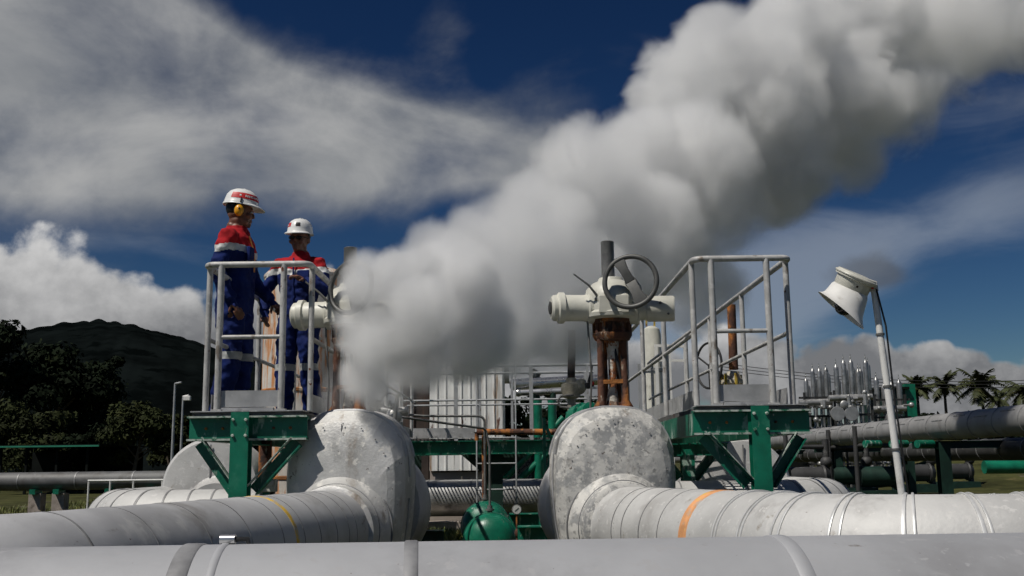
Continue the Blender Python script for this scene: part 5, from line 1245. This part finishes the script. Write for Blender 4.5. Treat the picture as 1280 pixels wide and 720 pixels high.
# ------------------------------------------------------------------ steam
def volume_mat(name, dens, col, aniso, noise=None):
    m = bpy.data.materials.new(name); m.use_nodes = True; nt = m.node_tree; nt.nodes.clear()
    out = nt.nodes.new('ShaderNodeOutputMaterial'); pv = nt.nodes.new('ShaderNodeVolumePrincipled')
    pv.inputs['Color'].default_value = (*col, 1); pv.inputs['Density'].default_value = dens; pv.inputs['Anisotropy'].default_value = aniso
    pv.inputs['Density Attribute'].default_value = ''
    if noise:
        sc_, lo_, hi_ = noise
        f = noise_node(nt, coords(nt), sc_, 6, .62, .35).step(lo_, hi_) * dens; nt.links.new(f.s, pv.inputs['Density'])
    nt.links.new(pv.outputs[0], out.inputs['Volume']); MATS[name] = m
    return m
def puff_mat(name, dens, spheres, nscale, vscale, namp, vamp, lo, hi, col=.999, aniso=.2):
    """steam whose density falls off round a chain of puffs, torn by turbulence"""
    m = bpy.data.materials.new(name); m.use_nodes = True; nt = m.node_tree; nt.nodes.clear()
    out = nt.nodes.new('ShaderNodeOutputMaterial'); pv = nt.nodes.new('ShaderNodeVolumePrincipled')
    pv.inputs['Color'].default_value = (col, col, col, 1); pv.inputs['Anisotropy'].default_value = aniso; pv.inputs['Density Attribute'].default_value = ''
    pos = nt.nodes.new('ShaderNodeNewGeometry').outputs['Position']; acc = None
    for px, py, rp, Y in spheres:
        c = P(px, py, Y); r = M(rp, Y)
        d = nt.nodes.new('ShaderNodeVectorMath'); d.operation = 'SUBTRACT'; nt.links.new(pos, d.inputs[0]); d.inputs[1].default_value = c
        q = nt.nodes.new('ShaderNodeVectorMath'); q.operation = 'DOT_PRODUCT'; nt.links.new(d.outputs[0], q.inputs[0]); nt.links.new(d.outputs[0], q.inputs[1])
        f = E(nt, q.outputs['Value'])._m('MULTIPLY_ADD', -1.0 / (r * r), 1.0)
        acc = f if acc is None else acc._m('SMOOTH_MAX', f, .35)
    n = noise_node(nt, pos, nscale, 6, .64, .5)
    vo = nt.nodes.new('ShaderNodeTexVoronoi'); vo.feature = 'F1'; vo.inputs['Scale'].default_value = vscale; vo.inputs['Detail'].default_value = 0.6; vo.inputs['Roughness'].default_value = .5
    nt.links.new(pos, vo.inputs['Vector'])
    f = acc + (n - .5) * namp + (E(nt, vo.outputs['Distance']) - .45) * -vamp
    nt.links.new((f.step(lo, hi) * dens).s, pv.inputs['Density']); nt.links.new(pv.outputs[0], out.inputs['Volume']); MATS[name] = m
def puff_hull(name, spheres, voxel, mname, grow):
    mb = MB()
    for px, py, rp, Y in spheres: mb.ball(P(px, py, Y), M(rp, Y) * grow, 20, 14)
    me = remesh(mb, voxel, name); me.materials.append(MATS[mname]); o = bpy.data.objects.new(name, me); COL.objects.link(o); return o
PJ = [(522, 388, 62, 7.3), (456, 472, 40, 7.5), (470, 420, 60, 7.4), (474, 355, 54, 7.35), (505, 348, 52, 8.0), (515, 405, 72, 8.2), (520, 450, 50, 8.6), (565, 360, 76, 9.2), (580, 410, 76, 9.5)]
puff_mat('steam_jet', 8.5, PJ, 2.4, 3.4, 1.9, .45, -.02, .70)
s0 = puff_hull('steam_jet', PJ, .06, 'steam_jet', 1.16)
tag(s0, 'dense white steam escaping in front of the left valve actuator', 'steam', kind='stuff')
PL = [(560, 335, 72, 9.8), (620, 325, 92, 11), (620, 400, 84, 11), (672, 275, 82, 12), (705, 365, 104, 12.5), (735, 220, 88, 13), (790, 290, 112, 13.8), (805, 178, 70, 14), (850, 215, 112, 14.8), (855, 108, 82, 15.2), (890, 48, 60, 15.5), (935, 120, 116, 16.2), (965, 205, 92, 16.6), (995, 40, 88, 17), (1045, 125, 100, 17.8), (1075, 20, 96, 18.4)]
puff_mat('steam_dense', 3.3, PL, 1.15, 1.9, 1.75, .50, .02, .60)
s1 = puff_hull('steam_plume', PL, .12, 'steam_dense', 1.16)
tag(s1, 'thick white steam billowing from the left valve up to the top right', 'steam', kind='stuff')
PW = [(440, 492, 46, 7.9), (480, 490, 50, 8.6), (640, 420, 66, 11.5), (700, 395, 75, 12.6), (765, 350, 80, 14), (830, 310, 85, 15), (900, 270, 80, 16), (985, 225, 70, 17), (1060, 190, 66, 18), (1110, 130, 80, 18.6), (1150, 40, 110, 19.4), (1240, 10, 110, 20.5), (530, 440, 56, 9), (590, 430, 62, 10), (870, 350, 80, 16)]
puff_mat('steam_mid', 2.2, PW, 1.1, 1.3, 2.2, .4, .0, .9)
s2 = puff_hull('steam_wisps', PW, .14, 'steam_mid', 1.15)
tag(s2, 'thin torn steam along the lower edge of the plume', 'steam', kind='stuff')

# ------------------------------------------------------------------ sun and sky
sl = bpy.data.lights.new('sun', 'SUN'); sl.energy = 3.6; sl.angle = R(.5); sl.color = (1.0, .955, .88)
so = bpy.data.objects.new('sun', sl); COL.objects.link(so)
to_sun = V((SUN_H.x * math.cos(SUN_EL), SUN_H.y * math.cos(SUN_EL), math.sin(SUN_EL)))
so.rotation_euler = (-to_sun).to_track_quat('-Z', 'Y').to_euler(); so.location = to_sun * 60
W = bpy.data.worlds.new('World'); C.world = W; W.use_nodes = True; nt = W.node_tree
W.cycles.sampling_method = 'MANUAL'; W.cycles.sample_map_resolution = 256
bg = nt.nodes['Background']
sky = nt.nodes.new('ShaderNodeTexSky'); sky.sky_type = 'NISHITA'; sky.sun_disc = False; sky.sun_elevation = SUN_EL
sky.sun_rotation = math.atan2(to_sun.x, to_sun.y); sky.altitude = 700; sky.air_density = 1.0; sky.dust_density = .3; sky.ozone_density = 2.5
SKY = .053; BGS = .10
gm = nt.nodes.new('ShaderNodeGamma'); gm.inputs[1].default_value = 1.0
nt.links.new(sky.outputs[0], gm.inputs[0])
tc = nt.nodes.new('ShaderNodeTexCoord'); sp = nt.nodes.new('ShaderNodeSeparateXYZ'); nt.links.new(tc.outputs['Generated'], sp.inputs[0])
dx, dy, dz = (E(nt, sp.outputs[i]) for i in range(3))
def ang(px, py):
    d = ray(px, py).normalized(); return math.atan2(d.x, d.y), math.asin(d.z)
az = dx._m('ARCTAN2', dy); el = dz._m('ARCSINE')
cb = nt.nodes.new('ShaderNodeCombineXYZ'); nt.links.new(az.s, cb.inputs[0]); nt.links.new(el.s, cb.inputs[1])
def nz(sx, sy, scale, det, ro, dist, off):
    mp = nt.nodes.new('ShaderNodeMapping'); mp.inputs['Scale'].default_value = (sx, sy, 1); mp.inputs['Location'].default_value = off; nt.links.new(cb.outputs[0], mp.inputs['Vector'])
    return noise_node(nt, mp.outputs[0], scale, det, ro, dist)
def blob(px, py, rx_, ry_, rot=0, p=1.0):
    a0, e0 = ang(px, py); c_, s_ = math.cos(R(rot)), math.sin(R(rot))
    u = az - a0; v = el - e0
    uu = (u * c_ + v * s_) * (FPX / rx_); vv = (v * c_ - u * s_) * (FPX / ry_)
    return ((uu * uu + vv * vv) * -1.0).exp() * p
def total(bs):
    r = bs[0]
    for b_ in bs[1:]: r = r + b_
    return r
# grey layer cloud, upper left, thinning to the right
nA = nz(1, 1.45, 5.0, 8, .52, .4, (3.4, 1.2, 0)); nA2 = nz(1, 1.3, 15, 7, .6, .3, (1, 5, 2))
A = total([blob(30, 30, 190, 110, 0, 1.3), blob(90, 130, 230, 100, -10, 1.25), blob(300, 165, 230, 75, -8, 1.05), blob(470, 160, 190, 60, -12, .85), blob(620, 195, 150, 42, -10, .75), blob(-150, 100, 250, 160, 0, 1.2), blob(255, 70, 80, 50, -30, .5), blob(560, 60, 60, 90, 20, .30), blob(430, 215, 60, 30, 0, .35), blob(520, 250, 60, 30, 30, .35), blob(690, 150, 60, 60, 0, .25)])
mA = (A.min(1.0) * .92 + (nA - .5) * 1.9 + (nA2 - .5) * .4 - .13).step(.0, 1.0)
# streaks, right
nB = nz(1, 3.0, 4, 8, .58, .8, (7, 2, 0))
B = total([blob(1130, 290, 240, 50, 12, .75), blob(980, 330, 120, 90, 0, .6), blob(880, 400, 160, 70, 0, .9), blob(1240, 250, 90, 30, 15, .3), blob(160, 305, 190, 22, -3, .45), blob(1080, 330, 60, 30, 0, .1), blob(1230, 90, 120, 90, 0, .35), blob(640, 440, 300, 60, 0, .6)])
mB = (B + (nB - .5) * 1.5 - .12).step(.05, 1.15)
# cumulus along the horizon
nC = nz(1, 1.15, 9, 8, .58, .15, (0, 0, 4)); vo = nt.nodes.new('ShaderNodeTexVoronoi'); vo.feature = 'SMOOTH_F1'; vo.inputs['Scale'].default_value = 15; vo.inputs['Smoothness'].default_value = .6
try: vo.inputs['Detail'].default_value = 2
except Exception: pass
nt.links.new(cb.outputs[0], vo.inputs['Vector']); nV = E(nt, vo.outputs['Distance'])
def lump(px, py, rx_, ry_, k=1.0):
    a0, e0 = ang(px, py); u = (az - a0) * (FPX / rx_); v = (el - e0) * (FPX / ry_)
    return 1.0 - (u * u + v * v)
def union(ls):
    r = ls[0]
    for q_ in ls[1:]: r = r.max(q_)
    return r
Cc = union([lump(*q_) for q_ in ((15, 400, 95, 108), (95, 405, 75, 100), (165, 420, 75, 82), (225, 415, 60, 66), (285, 420, 60, 80), (340, 425, 80, 84), (415, 405, 66, 96), (480, 430, 90, 100), (600, 480, 150, 66), (-90, 390, 110, 125), (760, 480, 160, 60), (930, 458, 90, 62), (1000, 478, 60, 44), (1058, 476, 60, 52), (1122, 480, 66, 54), (1185, 486, 60, 50), (1245, 496, 60, 40), (1305, 498, 60, 42), (1090, 462, 50, 42), (1160, 470, 50, 44), (1030, 462, 50, 46), (1400, 480, 100, 70))])
gr = ((el - ang(640, 470)[1]) * (FPX / 150)).clamp()
mC = (Cc.max(-1.5) * .9 + (nC - .5) * 2.0 - (nV - .35) * .9).step(-.36, -.04)
# hazy cloud band close to the horizon
mH = ((el * -1.0 + ang(640, 500)[1]) * (FPX / 60)).clamp()
# small dark scud
nD = nz(1, 1, 14, 6, .6, .3, (5, 5, 5))
mD = (total([blob(1075, 338, 44, 26, 0, 1.0), blob(1120, 345, 34, 16, 0, .7)]) + (nD - .5) * 1.8 - .35).step(0, .8)
shA = nz(1, 1.35, 5, 8, .58, .7, (3.3, 1.5, 0))
colA = mixc(nt, (shA.step(.30, .70) * .7 + (mA - .5) * .5).clamp(), (.17, .185, .205), (.43, .43, .425))
# cumulus: bright heads, greyer bellies, lit from upper left (compare the billow noise with itself towards the sun)
nC2 = nz(1, 1.15, 9, 8, .58, .15, (.16, -.20, 4))
lit = ((nC - nC2) * 2.2 + .5 + (mC - .5) * -.25).clamp()
low = nz(1, 1.2, 5, 5, .6, .2, (2, 9, 1)).step(.35, .65)
colC = mixc(nt, (lit * .75 + low * .25 + gr * .9 - .42).clamp(), (.17, .175, .185), (.66, .655, .65))
colB = (.30, .34, .40)
vm = nt.nodes.new('ShaderNodeVectorMath'); vm.operation = 'SCALE'; vm.inputs['Scale'].default_value = SKY; nt.links.new(gm.outputs[0], vm.inputs[0])
hs = nt.nodes.new('ShaderNodeHueSaturation'); hs.inputs['Saturation'].default_value = 1.18; nt.links.new(vm.outputs[0], hs.inputs['Color'])
gm2 = nt.nodes.new('ShaderNodeGamma'); gm2.inputs[1].default_value = 1.55; nt.links.new(hs.outputs[0], gm2.inputs[0])
cur = gm2.outputs[0]
cur = mixc(nt, mB * .55, cur, colB)
cur = mixc(nt, mA * .93, cur, colA)
cur = mixc(nt, mH * .8, cur, (.26, .28, .30))
cur = mixc(nt, mC, cur, colC)
cur = mixc(nt, mD * .6, cur, (.085, .09, .10))
ve = nt.nodes.new('ShaderNodeVectorMath'); ve.operation = 'SCALE'; ve.inputs['Scale'].default_value = 1 / BGS; nt.links.new(cur, ve.inputs[0])
nt.links.new(ve.outputs[0], bg.inputs['Color']); bg.inputs['Strength'].default_value = BGS
